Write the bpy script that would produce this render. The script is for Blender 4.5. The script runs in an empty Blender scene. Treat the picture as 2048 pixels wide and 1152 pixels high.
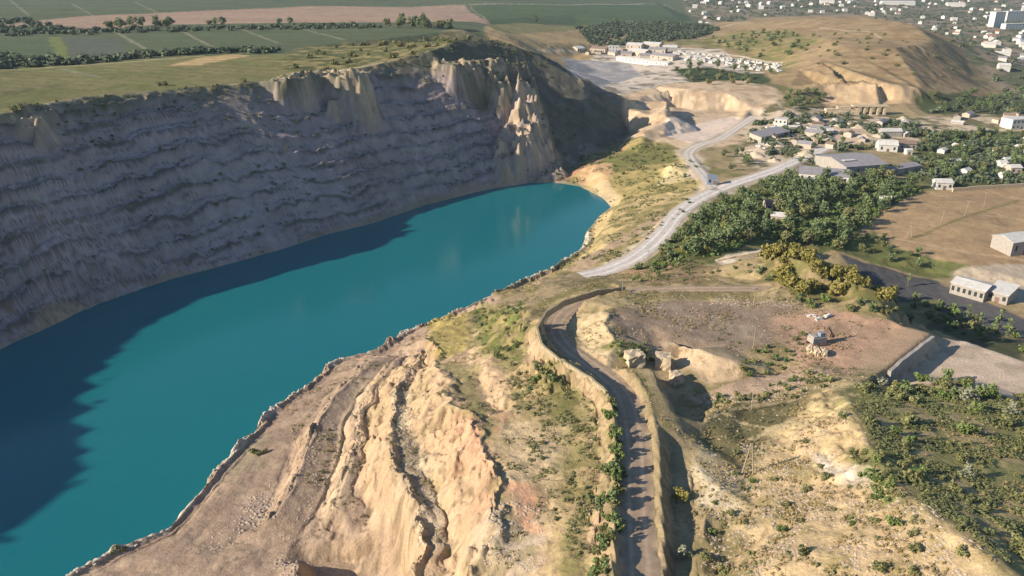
import bpy, bmesh, math, random
import numpy as np
from mathutils import Vector, Matrix
from mathutils.geometry import delaunay_2d_cdt
R = math.radians
SC = bpy.context.scene
COL = SC.collection
random.seed(7)
RNG = np.random.RandomState(7)

# ------------------------------------------------------------------ camera
HC, FPX, PITCH = 150.0, 1607.0, R(22.5)
cd = bpy.data.cameras.new('camera'); cam = bpy.data.objects.new('camera', cd); COL.objects.link(cam)
cam.location = (0, 0, HC); cam.rotation_euler = (R(90) - PITCH, 0, 0)
cd.sensor_width = 36; cd.lens = 36 * FPX / 2048; cd.clip_start = 1; cd.clip_end = 30000
SC.camera = cam
# ------------------------------------------------------------------ light
SUN_EL, SUN_AZ = R(24), R(18)           # light travels towards +x, turned 18 deg to +y
w = bpy.data.worlds.new('World'); SC.world = w; w.use_nodes = True
nt = w.node_tree; bg = nt.nodes['Background']
sk = nt.nodes.new('ShaderNodeTexSky'); sk.sky_type = 'NISHITA'; sk.sun_disc = False
sk.sun_elevation = SUN_EL; sk.sun_rotation = R(252); sk.air_density = 1.3; sk.dust_density = 0.3; sk.ozone_density = 4.0
nt.links.new(sk.outputs[0], bg.inputs[0]); bg.inputs[1].default_value = 0.08
sl = bpy.data.lights.new('sun', 'SUN'); sl.energy = 5.0; sl.angle = R(0.5); sl.color = (1.0, 0.87, 0.69)
so = bpy.data.objects.new('sun', sl); COL.objects.link(so)
sd = Vector((math.cos(SUN_EL) * math.cos(SUN_AZ), math.cos(SUN_EL) * math.sin(SUN_AZ), -math.sin(SUN_EL)))
so.rotation_euler = sd.to_track_quat('-Z', 'Y').to_euler(); so.location = (-300, 0, 400)
SC.view_settings.view_transform = 'Standard'; SC.view_settings.look = 'None'
SC.view_settings.exposure = 0.76; SC.view_settings.gamma = 1

# ------------------------------------------------------------------ helpers
SP, CP = math.sin(PITCH), math.cos(PITCH)
def ray(px, py):
    u = (px - 1024) / FPX; v = (py - 576) / FPX
    return np.array([u, CP - v * SP, -SP - v * CP])
def P(px, py, z):
    d = ray(px, py); t = (HC - z) / -d[2]
    return (d[0] * t, d[1] * t, z)
def hash2(ix, iy, s):
    h = (ix.astype(np.int64) * 374761393 + iy.astype(np.int64) * 668265263 + s * 1442695041) & 0x7fffffff
    h = ((h ^ (h >> 13)) * 1274126177) & 0x7fffffff
    h = h ^ (h >> 16)
    return (h & 0xffffff).astype(np.float64) / 0xffffff
def vn(x, y, s=0):
    xi = np.floor(x); yi = np.floor(y); fx = x - xi; fy = y - yi
    fx = fx * fx * fx * (fx * (fx * 6 - 15) + 10); fy = fy * fy * fy * (fy * (fy * 6 - 15) + 10)
    a = hash2(xi, yi, s); b = hash2(xi + 1, yi, s); c = hash2(xi, yi + 1, s); d = hash2(xi + 1, yi + 1, s)
    return (a * (1 - fx) + b * fx) * (1 - fy) + (c * (1 - fx) + d * fx) * fy
def fbm(x, y, sc, o=4, s=0, g=.5):
    x = x / sc; y = y / sc; r = 0; a = 1; n = 0
    for i in range(o):
        r = r + a * (vn(x, y, s + i * 17) * 2 - 1); n += a; a *= g
        x, y = x * 1.62 + y * 1.18 + 5.3, y * 1.62 - x * 1.18 + 9.1
    return r / n
def ridged(x, y, sc, o=4, s=0):
    x = x / sc; y = y / sc; r = 0; a = 1; n = 0
    for i in range(o):
        r = r + a * (1 - np.abs(vn(x, y, s + i * 31) * 2 - 1) * 2); n += a; a *= .5
        x, y = x * 1.62 + y * 1.18 + 5.3, y * 1.62 - x * 1.18 + 9.1
    return r / n
def sstep(a, b, x):
    t = np.clip((x - a) / (b - a), 0, 1); return t * t * (3 - 2 * t)

# ------------------------------------------------------------------ terrain control points
PTS = []
def line(pts, step=4.0, world=False):
    q = [np.array(p if world else P(*p), float) for p in pts]
    out = []
    for a, b in zip(q[:-1], q[1:]):
        n = max(1, int(np.hypot(*(b - a)[:2]) / step))
        for i in range(n): out.append(a + (b - a) * i / n)
    out.append(q[-1]); PTS.extend(out); return out
def dots(*pts):
    for p in pts: PTS.append(np.array(P(*p)))
def wdots(*pts):
    for p in pts: PTS.append(np.array(p, float))
def offset(ln, d, z, n=1):
    q = np.array(ln); t = np.gradient(q[:, :2], axis=0)
    L = np.hypot(t[:, 0], t[:, 1]) + 1e-9
    for i in range(0, len(q), n):
        PTS.append(np.array([q[i, 0] - t[i, 1] / L[i] * d, q[i, 1] + t[i, 0] / L[i] * d, z]))

# near shore: a rocky lip above the water
berm = line([(20, 1215, 5), (90, 1160, 5), (150, 1132, 5), (230, 1090, 5), (330, 1052, 5), (395, 980, 5), (440, 925, 5), (500, 860, 5), (560, 798, 5),
             (620, 755, 5), (655, 722, 5), (690, 708, 5), (740, 698, 5), (790, 668, 5), (850, 645, 5), (900, 622, 5), (960, 596, 6), (1010, 572, 6),
             (1050, 552, 6), (1100, 532, 6), (1150, 503, 5), (1178, 480, 4), (1176, 462, 3)])
offset(berm, 2.5, -1.2); offset(berm, 12, -9, 3); offset(berm, -3.2, 3.2)
end = line([(1180, 455, 0), (1200, 430, 0), (1222, 414, 0), (1205, 396, 0), (1160, 373, 0), (1110, 365, 0), (1050, 365, 0), (1000, 374, 0)])
toe = line([(995, 375, 0), (950, 385, 0), (850, 410, 0), (750, 445, 0), (650, 470, 0), (560, 500, 0), (450, 530, 0), (320, 565, 0), (200, 607, 0),
            (100, 652, 0), (0, 698, 0), (-60, 730, 0)])
toe2 = line([(-235, 262, 0), (-268, 215, 0), (-280, 150, 0), (-262, 95, 0), (-225, 60, 0), (-170, 60, 0), (-130, 88, 1)], world=True)
for t_ in (toe, toe2): offset(t_, 7, -8, 2)
offset(end[3:], 9, -7, 2)
for p in ((300, 850), (500, 700), (700, 580), (900, 500), (1050, 440), (100, 900), (-20, 1000), (150, 760), (1120, 420)): dots((*p, -11))
# far wall rim and the hill at its end
rim = line([(-60, 240, 81), (0, 229, 81), (50, 218, 81), (109, 204, 80), (265, 187, 79), (380, 175, 78), (487, 166, 78), (562, 162, 77), (637, 151, 76.5),
            (700, 141, 78), (780, 122, 81), (860, 104, 85), (930, 80, 88)])
line([(-262, 360, 82), (-305, 325, 88), (-335, 300, 92), (-352, 270, 93), (-362, 236, 93), (-345, 190, 90), (-332, 150, 91), (-340, 120, 93), (-335, 70, 80), (-300, 30, 50), (-230, 10, 35)], world=True)
sky1 = line([(930, 80, 88), (962, 76, 87), (1000, 84, 84), (1047, 100, 78), (1075, 109, 73), (1120, 131, 64), (1164, 161, 54), (1202, 175, 47), (1246, 194, 38),
             (1254, 215, 30), (1254, 240, 22), (1262, 268, 12)])
wdots((-60, 740, 78), (-20, 790, 56), (20, 765, 46), (45, 750, 38), (75, 735, 32), (105, 722, 29), (118, 705, 26), (0, 830, 44), (60, 800, 32), (-120, 700, 80), (-40, 860, 66), (-13, 900, 61), (25, 900, 51), (50, 880, 42), (-80, 980, 60))
line([(1000, 374, .5), (1060, 364, .5), (1115, 360, 1.5), (1148, 331, 4), (1172, 311, 6), (1246, 287, 8), (1268, 277, 9)])
# far fields on the plateau
dots((0, 130, 79), (300, 112, 79), (450, 120, 79), (600, 95, 78), (150, 165, 80), (620, 125, 79), (700, 112, 80), (0, 60, 76), (400, 60, 76), (800, 52, 73), (930, 60, 76), (945, 40, 66), (1000, 62, 62), (1090, 85, 46), (1060, 104, 42),
     (1160, 60, 44), (1150, 30, 46), (1350, 30, 36), (0, 0, 70), (500, 0, 65), (940, 0, 60), (1300, 0, 38), (1200, 90, 34))
wdots((-700, 300, 86), (-600, 100, 86), (-500, -100, 80), (-1200, 600, 84), (-2500, 2000, 70), (-900, 1800, 70), (-5200, 9200, 40), (0, 3500, 45), (2500, 4000, 12), (6200, 9200, 25), (0, 9200, 40), (-5200, -4200, 80), (6200, -4200, 30), (0, -4200, 50), (6200, 2000, 20), (-5200, 2000, 85))
# quarry works beyond the spur
dots((1100, 112, 33), (1250, 97, 32), (1400, 112, 32), (1550, 130, 32), (1350, 150, 29), (1200, 142, 20), (1170, 150, 20), (1240, 140, 21), (1300, 172, 28), (1460, 158, 30), (1140, 116, 28), (1240, 168, 26))
line([(1262, 190, 30), (1300, 188, 31), (1335, 184, 31)]); line([(1340, 184, 32), (1380, 180, 33), (1440, 182, 33), (1470, 195, 30)])
line([(1335, 200, 31), (1330, 225, 30), (1340, 240, 26)]); line([(1342, 200, 22), (1338, 225, 20), (1348, 243, 18)])
line([(1352, 215, 19), (1400, 222, 19), (1450, 220, 19), (1475, 226, 19)])
dots((1400, 262, 16), (1470, 240, 18), (1360, 268, 17), (1500, 215, 24), (1550, 200, 28), (1270, 205, 29), (1300, 230, 27), (1262, 258, 18), (1320, 275, 18), (1290, 262, 22))
# land at the end of the lake
dots((1190, 330, 10), (1180, 345, 8), (1175, 362, 2), (1210, 350, 9), (1225, 390, 2.5), (1280, 305, 14), (1340, 300, 16), (1300, 340, 13), (1260, 390, 8), (1345, 330, 20), (1335, 355, 14), (1375, 345, 17),
     (1375, 300, 18), (1300, 375, 12), (1240, 420, 7), (1350, 385, 16), (1430, 330, 18), (1440, 290, 18))
line([(1215, 455, 8), (1260, 430, 10), (1330, 395, 14), (1385, 375, 17)]); line([(1205, 478, 12), (1265, 445, 13), (1335, 408, 15.5), (1385, 386, 18)])
line([(1120, 545, 10), (1160, 525, 12), (1215, 490, 13.5), (1290, 450, 15), (1345, 418, 16)])
# white gravel road
ROAD_W = [(1165, 552, 18), (1215, 540, 18), (1265, 518, 18.5), (1300, 492, 19), (1330, 462, 19.5), (1352, 432, 20), (1385, 405, 20), (1430, 382, 20), (1485, 362, 20), (1545, 342, 20), (1600, 318, 20), (1650, 296, 20)]
ROAD_W2 = [(1430, 382, 20), (1408, 352, 19), (1385, 325, 18), (1378, 305, 17.5), (1400, 290, 17.5), (1440, 278, 17.5), (1475, 255, 18), (1510, 232, 19)]
line([(1240, 565, 24), (1300, 535, 22), (1345, 500, 22), (1375, 460, 22), (1410, 425, 22), (1480, 395, 21), (1560, 360, 21)], 8)
# bend road and its bank
ROAD_B = [(1290, 1300, 53), (1282, 1160, 52), (1276, 1080, 51), (1272, 1000, 50), (1270, 900, 48.5), (1258, 820, 46.5), (1232, 772, 44.5), (1178, 728, 41.5), (1130, 692, 38.5), (1112, 660, 36.5), (1128, 628, 35.5),
          (1175, 602, 35), (1240, 588, 35), (1320, 581, 35.5), (1420, 579, 36.5), (1500, 579, 37), (1580, 583, 37.5), (1640, 592, 37.5)]
bank = line([(1245, 572, 37), (1190, 581, 38), (1130, 600, 39.5), (1090, 625, 41.8), (1073, 655, 43), (1082, 690, 44.6), (1120, 722, 46.6), (1180, 757, 48.6), (1212, 785, 49.6), (1232, 830, 51.3), (1239, 900, 52.8), (1238, 1000, 54.3), (1234, 1100, 55.3), (1230, 1250, 56.3)], 3)
line([(1255, 578, 35.6), (1195, 587, 35.3), (1140, 606, 35.6), (1104, 630, 36), (1088, 657, 37), (1096, 685, 38.6), (1133, 714, 41.2), (1190, 750, 44), (1222, 780, 45.8)], 3)
line([(1062, 620, 36), (1046, 655, 37), (1056, 700, 38), (1095, 740, 40), (1150, 775, 43), (1190, 805, 45), (1205, 860, 46.5), (1210, 950, 48), (1195, 1050, 48.5), (1190, 1150, 49)], 5)
dots((1000, 580, 18), (1060, 575, 22), (1120, 568, 26), (1190, 562, 29), (950, 625, 12), (960, 660, 20), (1000, 640, 26), (1020, 690, 33), (990, 610, 17), (1300, 560, 33), (1400, 545, 31), (1480, 530, 30), (1350, 545, 30), (1500, 560, 35), (1560, 560, 37))
# inside the bend
line([(1150, 640, 37), (1148, 672, 37.6), (1170, 702, 40), (1200, 730, 42.8)], 3)
line([(1212, 622, 42), (1208, 645, 42.5), (1218, 668, 43), (1240, 690, 44)], 3)
line([(1225, 615, 40.5), (1300, 603, 39.5), (1400, 598, 39.5), (1500, 598, 40), (1580, 602, 40.5)], 5)
dots((1250, 640, 40.5), (1300, 650, 40), (1400, 640, 40), (1500, 650, 40), (1450, 690, 40), (1350, 675, 40.5), (1600, 640, 40.5), (1570, 700, 40.5), (1640, 660, 40.5), (1720, 650, 41), (1700, 700, 41), (1620, 735, 41), (1780, 670, 41))
line([(1245, 735, 46), (1270, 760, 47), (1300, 800, 48), (1320, 850, 49), (1325, 900, 50), (1325, 1000, 51.5), (1322, 1150, 53)], 4)
line([(1303, 735, 46.5), (1320, 765, 47), (1345, 815, 47.5), (1362, 852, 48)], 1.5)
line([(1311, 745, 38.5), (1327, 778, 38.5), (1350, 830, 38.8), (1368, 862, 40)], 1.5)
dots((1350, 740, 38), (1390, 790, 38.5), (1400, 830, 39.5), (1340, 715, 38.5), (1420, 760, 39.5), (1370, 700, 38.5))
line([(1308, 690, 41), (1335, 683, 41), (1352, 684, 41)], 2); line([(1315, 700, 38.2), (1340, 695, 38.2)], 2)
line([(1356, 682, 42.5), (1400, 700, 43), (1440, 715, 43), (1470, 722, 43)], 2); line([(1350, 694, 39), (1390, 735, 40), (1425, 752, 40.5), (1465, 755, 40.5)], 3)
dots((1520, 720, 40), (1560, 745, 39.5), (1500, 760, 40.5), (1480, 790, 41))
# trench at the right of the road
line([(1330, 882, 49.6), (1333, 950, 50.5), (1334, 1010, 51.2), (1335, 1080, 52), (1335, 1160, 53), (1335, 1290, 54)], 1.5)
line([(1335, 886, 47.2), (1338, 950, 47.4), (1339, 1010, 47.6), (1340, 1080, 48.2), (1340, 1160, 49), (1340, 1290, 50)], 1.5)
line([(1364, 880, 47.3), (1370, 950, 47.6), (1376, 1010, 47.9), (1378, 1080, 48.5), (1378, 1160, 49.3), (1378, 1290, 50.3)], 3)
line([(1385, 860, 46), (1392, 950, 49), (1402, 1010, 49.5), (1402, 1080, 50), (1404, 1160, 51)], 4)
line([(1398, 862, 45.5), (1425, 826, 44.5), (1480, 808, 44), (1560, 803, 43.5), (1640, 795, 43)], 4)
dots((1480, 840, 43), (1560, 830, 43), (1430, 890, 44.5), (1500, 900, 45.5), (1490, 940, 47), (1560, 870, 45.5), (1620, 840, 46), (1600, 920, 50), (1500, 1010, 50.5), (1450, 980, 50), (1560, 1040, 54), (1650, 1000, 56), (1500, 1110, 54), (1620, 1130, 58), (1740, 1070, 61), (1480, 1160, 54), (1660, 950, 54), (1440, 1060, 48.5), (1440, 1110, 49.5), (1455, 1130, 49))
ridge = line([(1640, 780, 44), (1690, 790, 50), (1712, 830, 55), (1735, 890, 58.5), (1760, 945, 60.5), (1800, 990, 62), (1830, 1000, 63.5), (1860, 1035, 64.5), (1920, 1065, 66), (1990, 1125, 67), (2080, 1210, 68)], 4)
dots((1720, 770, 46), (1790, 800, 46), (1800, 870, 54), (1880, 900, 54), (1860, 960, 58), (1960, 1000, 59), (2040, 1060, 62), (2040, 960, 55), (1960, 860, 50.5), (2040, 830, 47), (1900, 810, 47), (1840, 800, 48), (2120, 900, 50))
# retaining edge and the pale yard on the right
line([(1775, 738, 42), (1800, 717, 42), (1835, 690, 42), (1862, 668, 42)], 2); line([(1780, 772, 37), (1806, 749, 37), (1842, 721, 37), (1872, 699, 37)], 2)
dots((1850, 750, 37), (1950, 760, 37), (2040, 790, 36.5), (1905, 705, 37), (2000, 730, 37), (2100, 780, 36.5))
line([(1880, 672, 38), (1920, 678, 37.5), (1980, 698, 37.3), (2048, 722, 37), (2140, 755, 37)], 4)
line([(1590, 606, 41), (1640, 610, 41.5), (1700, 618, 42), (1760, 628, 42), (1800, 650, 42), (1862, 666, 42)], 4)
wdots((140, 243, 26), (165, 245, 24), (195, 248, 22), (230, 255, 20), (150, 262, 24), (120, 262, 32), (210, 235, 24), (260, 230, 22))
# ridge with the yellow bushes, shaded valley behind
line([(1530, 508, 40), (1580, 512, 45), (1640, 527, 47.5), (1700, 553, 47.5), (1760, 586, 45), (1800, 618, 39)], 4)
dots((1600, 560, 41.5), (1680, 592, 41.5), (1560, 540, 39.5))
wdots((170, 300, 12), (150, 330, 11), (190, 310, 10), (220, 300, 10), (250, 330, 11), (190, 350, 11), (135, 352, 15), (240, 280, 11), (300, 300, 13), (160, 285, 16))
dots((1850, 545, 10.5), (1950, 600, 10.5), (2040, 660, 12), (1680, 505, 18), (1760, 520, 15), (1450, 500, 27), (1400, 510, 26), (1500, 480, 24), (1560, 500, 24))
dots((1350, 480, 22), (1450, 440, 22), (1600, 400, 20), (1700, 450, 19), (1600, 470, 21), (1750, 400, 17), (1850, 380, 16), (1760, 460, 17), (1900, 440, 17.5), (2040, 400, 16), (2040, 500, 15), (1860, 510, 15.5), (1950, 480, 16.5))
dots((1600, 330, 19), (1700, 330, 19), (1800, 300, 18), (1950, 300, 18), (2048, 330, 17), (1600, 250, 21), (1520, 270, 19), (1700, 260, 21), (1850, 240, 20), (2048, 240, 18), (1950, 210, 18), (1640, 225, 22), (1560, 220, 25))
# far hill on the right
line([(1420, 62, 38), (1488, 42, 47), (1560, 38, 54), (1625, 36, 61), (1729, 36, 67), (1800, 42, 69), (1827, 49, 69), (1850, 68, 62), (1880, 83, 56), (1925, 101, 44), (1990, 125, 28), (2024, 148, 15)], 12)
dots((1600, 140, 40), (1700, 100, 57), (1790, 95, 60), (1500, 105, 37), (1430, 85, 36), (1560, 80, 48), (1650, 75, 57), (1850, 130, 43), (1880, 160, 33), (1950, 165, 24), (1580, 170, 32), (1640, 120, 49), (1550, 130, 34), (1990, 185, 17))
line([(1640, 168, 37), (1690, 162, 39), (1750, 165, 39), (1800, 170, 37), (1860, 182, 30), (1900, 195, 24)], 5); line([(1645, 192, 25), (1690, 192, 25), (1750, 195, 25), (1800, 203, 24), (1860, 208, 21)], 5)
dots((1660, 206, 23), (1760, 212, 22), (1700, 232, 21))
wdots((500, 1450, 18), (400, 1700, 22), (640, 1250, 13), (700, 1050, 13), (660, 900, 14), (300, 1600, 28), (1000, 1500, 12), (800, 800, 15), (600, 600, 16), (500, 450, 15), (420, 300, 15), (360, 200, 24), (250, 130, 32), (160, 90, 45), (300, -50, 40))
# quarry terraces in the foreground
line([(735, 712, 6), (690, 752, 6.5), (640, 800, 6.8), (600, 860, 7), (575, 930, 7.2), (555, 985, 7.4), (520, 1045, 7.6), (470, 1080, 8)], 3)
b1 = line([(745, 714, 10.8), (703, 754, 12.2), (655, 799, 12.9), (622, 856, 13.4), (600, 920, 13.8), (575, 975, 13.8), (540, 1036, 13), (490, 1085, 9)], 3)
offset(b1, -2.6, 9.6)
line([(800, 712, 10.5), (735, 770, 11), (700, 830, 11.5), (688, 900, 12), (665, 960, 12.2), (640, 1020, 12.4), (610, 1060, 12)], 3)
b2 = line([(812, 712, 13.9), (748, 766, 15.9), (716, 822, 16.8), (704, 891, 17.5), (682, 950, 17.7), (662, 1010, 17.2), (640, 1058, 13)], 3)
offset(b2, -2.6, 14)
line([(832, 708, 13.5), (770, 765, 15), (735, 830, 16), (722, 900, 17), (716, 960, 17.5), (722, 1020, 17.5), (745, 1060, 17.5), (790, 1090, 17.5), (800, 1150, 16), (800, 1230, 15)], 3)
b3 = line([(846, 700, 18), (797, 765, 22.5), (780, 830, 27.5), (782, 880, 31), (799, 950, 33.5), (824, 1020, 34.5), (834, 1080, 34.2), (838, 1150, 33), (840, 1230, 32)], 3)
for q_ in b3: PTS.append(np.array([q_[0] + 2.6, q_[1], q_[2] - 1.7]))
line([(850, 690, 17.5), (822, 765, 22), (812, 820, 26), (830, 880, 29), (850, 940, 31), (885, 1020, 32), (905, 1085, 32.5), (900, 1150, 32), (900, 1230, 31)], 3)
b4 = line([(862, 672, 20), (878, 736, 30), (911, 795, 37.5), (950, 855, 43), (982, 910, 46), (990, 966, 47), (980, 1040, 46.5), (964, 1090, 44), (960, 1150, 41), (960, 1230, 39)], 3)
for q_ in b4: PTS.append(np.array([q_[0] + 2.4, q_[1], q_[2] - 1.0]))
dots((880, 660, 17), (920, 690, 24), (900, 640, 11), (940, 760, 34), (960, 800, 38), (1010, 870, 43.5), (1040, 950, 45), (1050, 1050, 45), (1030, 1130, 43), (1100, 900, 45), (1150, 950, 47), (1120, 1050, 47))
line([(925, 690, 25), (940, 740, 31), (975, 790, 35.5), (1010, 822, 38)], 3); line([(955, 690, 29.5), (985, 740, 36), (1025, 790, 40), (1050, 815, 42)], 3)
dots((1060, 760, 41), (1100, 820, 43.5), (1000, 720, 36), (1010, 660, 30))
line([(300, 1100, 5.5), (400, 1030, 5.5), (470, 950, 5), (530, 880, 5), (600, 810, 5), (670, 750, 4.8)], 5)
line([(330, 1152, 8), (420, 1112, 9), (520, 1090, 10), (600, 1075, 12), (680, 1078, 14), (740, 1092, 15)], 4)
line([(596, 1122, 15.5), (590, 1160, 17), (580, 1220, 18), (570, 1300, 19)], 2)
line([(622, 1128, 9.5), (680, 1122, 9.5), (745, 1116, 10.5)], 2); line([(560, 1130, 11.5), (545, 1170, 12), (530, 1230, 13)], 3)
dots((630, 1160, 9), (700, 1160, 9), (760, 1150, 10.5), (640, 1230, 9), (760, 1230, 11))
wdots((-60, 100, 14), (-100, 80, 10), (-20, 80, 35), (0, 30, 52), (-40, 20, 40), (20, 0, 56), (60, 40, 64), (90, 0, 64), (-120, 20, 25), (0, -100, 60))
# spurs on the shaded wall that catch the sun
BUTTRESS = [  # (line on the wall, half width, height)
    ([(575, 172, 74), (600, 205, 62), (630, 245, 46), (665, 280, 34), (725, 296, 30)], 15, 30),
    ([(660, 190, 68), (675, 205, 62)], 6, 8), ([(65, 235, 78), (95, 262, 68)], 8, 8),
    ([(900, 150, 70), (960, 150, 68), (1012, 165, 60), (1015, 200, 48), (1000, 218, 44)], 12, 18),
    ([(1046, 212, 42), (1050, 250, 33), (1060, 300, 20), (1065, 345, 8)], 17, 21), ([(1035, 270, 26), (1012, 355, 4)], 10, 12), ([(1070, 260, 27), (1110, 340, 6)], 11, 13)]
BUTTRESS = [(np.array([P(*p)[:2] for p in l]), w_, h_) for l, w_, h_ in BUTTRESS]
PTS = np.array(PTS)

# ------------------------------------------------------------------ rasters
_k = {}
for p in PTS: _k[(round(p[0] * 2), round(p[1] * 2))] = p
PTS = np.array(list(_k.values()))
_v, _e, _f, *_o = delaunay_2d_cdt([Vector((p[0], p[1])) for p in PTS], [], [], 0, 1e-4)
_vz = np.array([[v[0], v[1]] for v in _v]); _ov = _o[0]
_z = np.array([PTS[o[0]][2] for o in _ov])
class Grid:
    def __init__(s, x0, x1, y0, y1, c):
        s.x0, s.y0, s.c = x0, y0, c; s.nx = int((x1 - x0) / c) + 1; s.ny = int((y1 - y0) / c) + 1
        s.a = np.full((s.ny, s.nx), 30.0)
    def fill(s):
        for f in _f:
            t = _vz[list(f)]; z = _z[list(f)]
            gx = (t[:, 0] - s.x0) / s.c; gy = (t[:, 1] - s.y0) / s.c
            i0, i1 = max(0, int(np.floor(gx.min()))), min(s.nx - 1, int(np.ceil(gx.max())))
            j0, j1 = max(0, int(np.floor(gy.min()))), min(s.ny - 1, int(np.ceil(gy.max())))
            if i1 < i0 or j1 < j0: continue
            X, Y = np.meshgrid(np.arange(i0, i1 + 1), np.arange(j0, j1 + 1))
            d = (gy[1] - gy[2]) * (gx[0] - gx[2]) + (gx[2] - gx[1]) * (gy[0] - gy[2])
            if abs(d) < 1e-12: continue
            a = ((gy[1] - gy[2]) * (X - gx[2]) + (gx[2] - gx[1]) * (Y - gy[2])) / d
            b = ((gy[2] - gy[0]) * (X - gx[2]) + (gx[0] - gx[2]) * (Y - gy[2])) / d
            m = (a >= -1e-6) & (b >= -1e-6) & (a + b <= 1 + 1e-6)
            s.a[j0:j1 + 1, i0:i1 + 1][m] = (a * z[0] + b * z[1] + (1 - a - b) * z[2])[m]
    def blur(s, n=1):
        for _ in range(n):
            p = np.pad(s.a, 1, mode='edge')
            s.a = (p[:-2, 1:-1] + p[2:, 1:-1] + p[1:-1, :-2] + p[1:-1, 2:] + 4 * p[1:-1, 1:-1]) / 8
    def inside(s, x, y):
        return (x >= s.x0) & (x < s.x0 + (s.nx - 1) * s.c) & (y >= s.y0) & (y < s.y0 + (s.ny - 1) * s.c)
    def at(s, x, y, a=None):
        a = s.a if a is None else a
        gx = np.clip((x - s.x0) / s.c, 0, s.nx - 1.001); gy = np.clip((y - s.y0) / s.c, 0, s.ny - 1.001)
        i = gx.astype(int); j = gy.astype(int); fx = gx - i; fy = gy - j
        return (a[j, i] * (1 - fx) + a[j, i + 1] * fx) * (1 - fy) + (a[j + 1, i] * (1 - fx) + a[j + 1, i + 1] * fx) * fy
GN = Grid(-420, 480, 20, 920, 1.0); GM = Grid(-1000, 1500, -200, 2200, 5.0); GF = Grid(-5000, 6000, -4000, 9000, 50.0)
for g in (GN, GM, GF): g.fill()
GN.blur(1); GM.blur(1)
# roads are levelled into the ground
RMASK = np.zeros_like(GN.a)
NX, NY = np.meshgrid(GN.x0 + np.arange(GN.nx), GN.y0 + np.arange(GN.ny))
def smooth_line(pts, n=6):
    q = np.array([P(*p) for p in pts]); out = []
    for i in range(len(q) - 1):
        a, b, c, d = q[max(i - 1, 0)], q[i], q[i + 1], q[min(i + 2, len(q) - 1)]
        for k in range(n):
            t = k / n
            out.append(.5 * (2 * b + (c - a) * t + (2 * a - 5 * b + 4 * c - d) * t * t + (3 * b - a - 3 * c + d) * t ** 3))
    out.append(q[-1]); return np.array(out)
def linedist(q, X, Y, pad):
    D = np.full(X.shape, 1e9); Z = np.zeros(X.shape)
    for a, b in zip(q[:-1], q[1:]):
        m = (X > min(a[0], b[0]) - pad) & (X < max(a[0], b[0]) + pad) & (Y > min(a[1], b[1]) - pad) & (Y < max(a[1], b[1]) + pad)
        if not m.any(): continue
        x = X[m]; y = Y[m]; d = b - a; L = d[0] ** 2 + d[1] ** 2 + 1e-9
        t = np.clip(((x - a[0]) * d[0] + (y - a[1]) * d[1]) / L, 0, 1)
        r = np.hypot(x - a[0] - t * d[0], y - a[1] - t * d[1])
        k = r < D[m]; dd = D[m]; dd[k] = r[k]; D[m] = dd
        zz = Z[m]; zz[k] = (a[2] + t * d[2])[k] if len(a) > 2 else 0; Z[m] = zz
    return D, Z
def level(q, hw, sh):
    D, Z = linedist(q, NX, NY, hw + sh + 1); wgt = 1 - sstep(hw, hw + sh, D)
    GN.a[:] = GN.a * (1 - wgt) + Z * wgt; RMASK[:] = np.maximum(RMASK, 1 - sstep(hw, hw + sh + 1.5, D))
RW, RW2, RB = smooth_line(ROAD_W), smooth_line(ROAD_W2), smooth_line(ROAD_B)
def calm(pts, hw, sh, k):
    D, Z = linedist(np.array([P(*p) for p in pts]), NX, NY, hw + sh + 1); RMASK[:] = np.maximum(RMASK, k * (1 - sstep(hw, hw + sh, D)))
calm([(1770, 745, 40), (1805, 720, 40), (1870, 674, 40)], 6, 5, .95); calm([(1310, 700, 42), (1420, 720, 42)], 8, 6, .5); calm([(1300, 735, 42), (1365, 855, 44)], 4, 3, .8); calm([(1334, 880, 48), (1336, 1290, 50)], 3, 3, .8)
calm([(1900, 740, 37), (2060, 760, 37)], 16, 8, .8); calm([(622, 1160, 9), (740, 1160, 9)], 9, 4, .6)
level(RW, 5.5, 3); level(RW2, 4.0, 3); level(RB, 3.5, 1.2)
def base(x, y):
    z = GF.at(x, y); m = GM.inside(x, y); z = np.where(m, GM.at(x, y), z); m = GN.inside(x, y)
    return np.where(m, GN.at(x, y), z)
def hit(px, py):
    d = ray(px, py); t = np.concatenate([np.arange(40, 1400, .7), np.arange(1400, 9000, 8)])
    z = base(d[0] * t, d[1] * t); k = np.argmax(HC + d[2] * t < z)
    return (d[0] * t[k], d[1] * t[k]) if k > 0 else (d[0] * 9000, d[1] * 9000)
def inpoly(poly, x, y):
    q = np.asarray(poly); r = np.zeros(x.shape, bool)
    m = (x > q[:, 0].min()) & (x < q[:, 0].max()) & (y > q[:, 1].min()) & (y < q[:, 1].max())
    if not m.any(): return r
    xs = x[m]; ys = y[m]; c = np.zeros(xs.shape, bool); n = len(q)
    for i in range(n):
        a = q[i]; b = q[i - 1]
        k = (a[1] > ys) != (b[1] > ys)
        c ^= k & (xs < (b[0] - a[0]) * (ys - a[1]) / (b[1] - a[1] + 1e-12) + a[0])
    r[m] = c; return r
def wpoly(px): return [hit(*p) for p in px]
WALL = [tuple(p[:2]) for p in toe] + [tuple(p[:2]) for p in toe2[:5]] + [(-330, 40), (-345, 120), (-332, 150), (-362, 236), (-352, 270), (-305, 325)] + [tuple(p[:2]) for p in rim] + [tuple(p[:2]) for p in sky1] + [tuple(P(*p)[:2]) for p in ((1246, 287, 8), (1172, 311, 6), (1148, 331, 4), (1115, 360, 1.5), (1060, 364, .5))]
TERR = [tuple(p[:2]) for p in berm[4:]] + wpoly([(1180, 460), (1060, 600), (1046, 655), (1080, 720), (1190, 800), (1215, 950), (1195, 1150), (1190, 1300)]) + [(0, 60), (-150, 60)]
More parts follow.
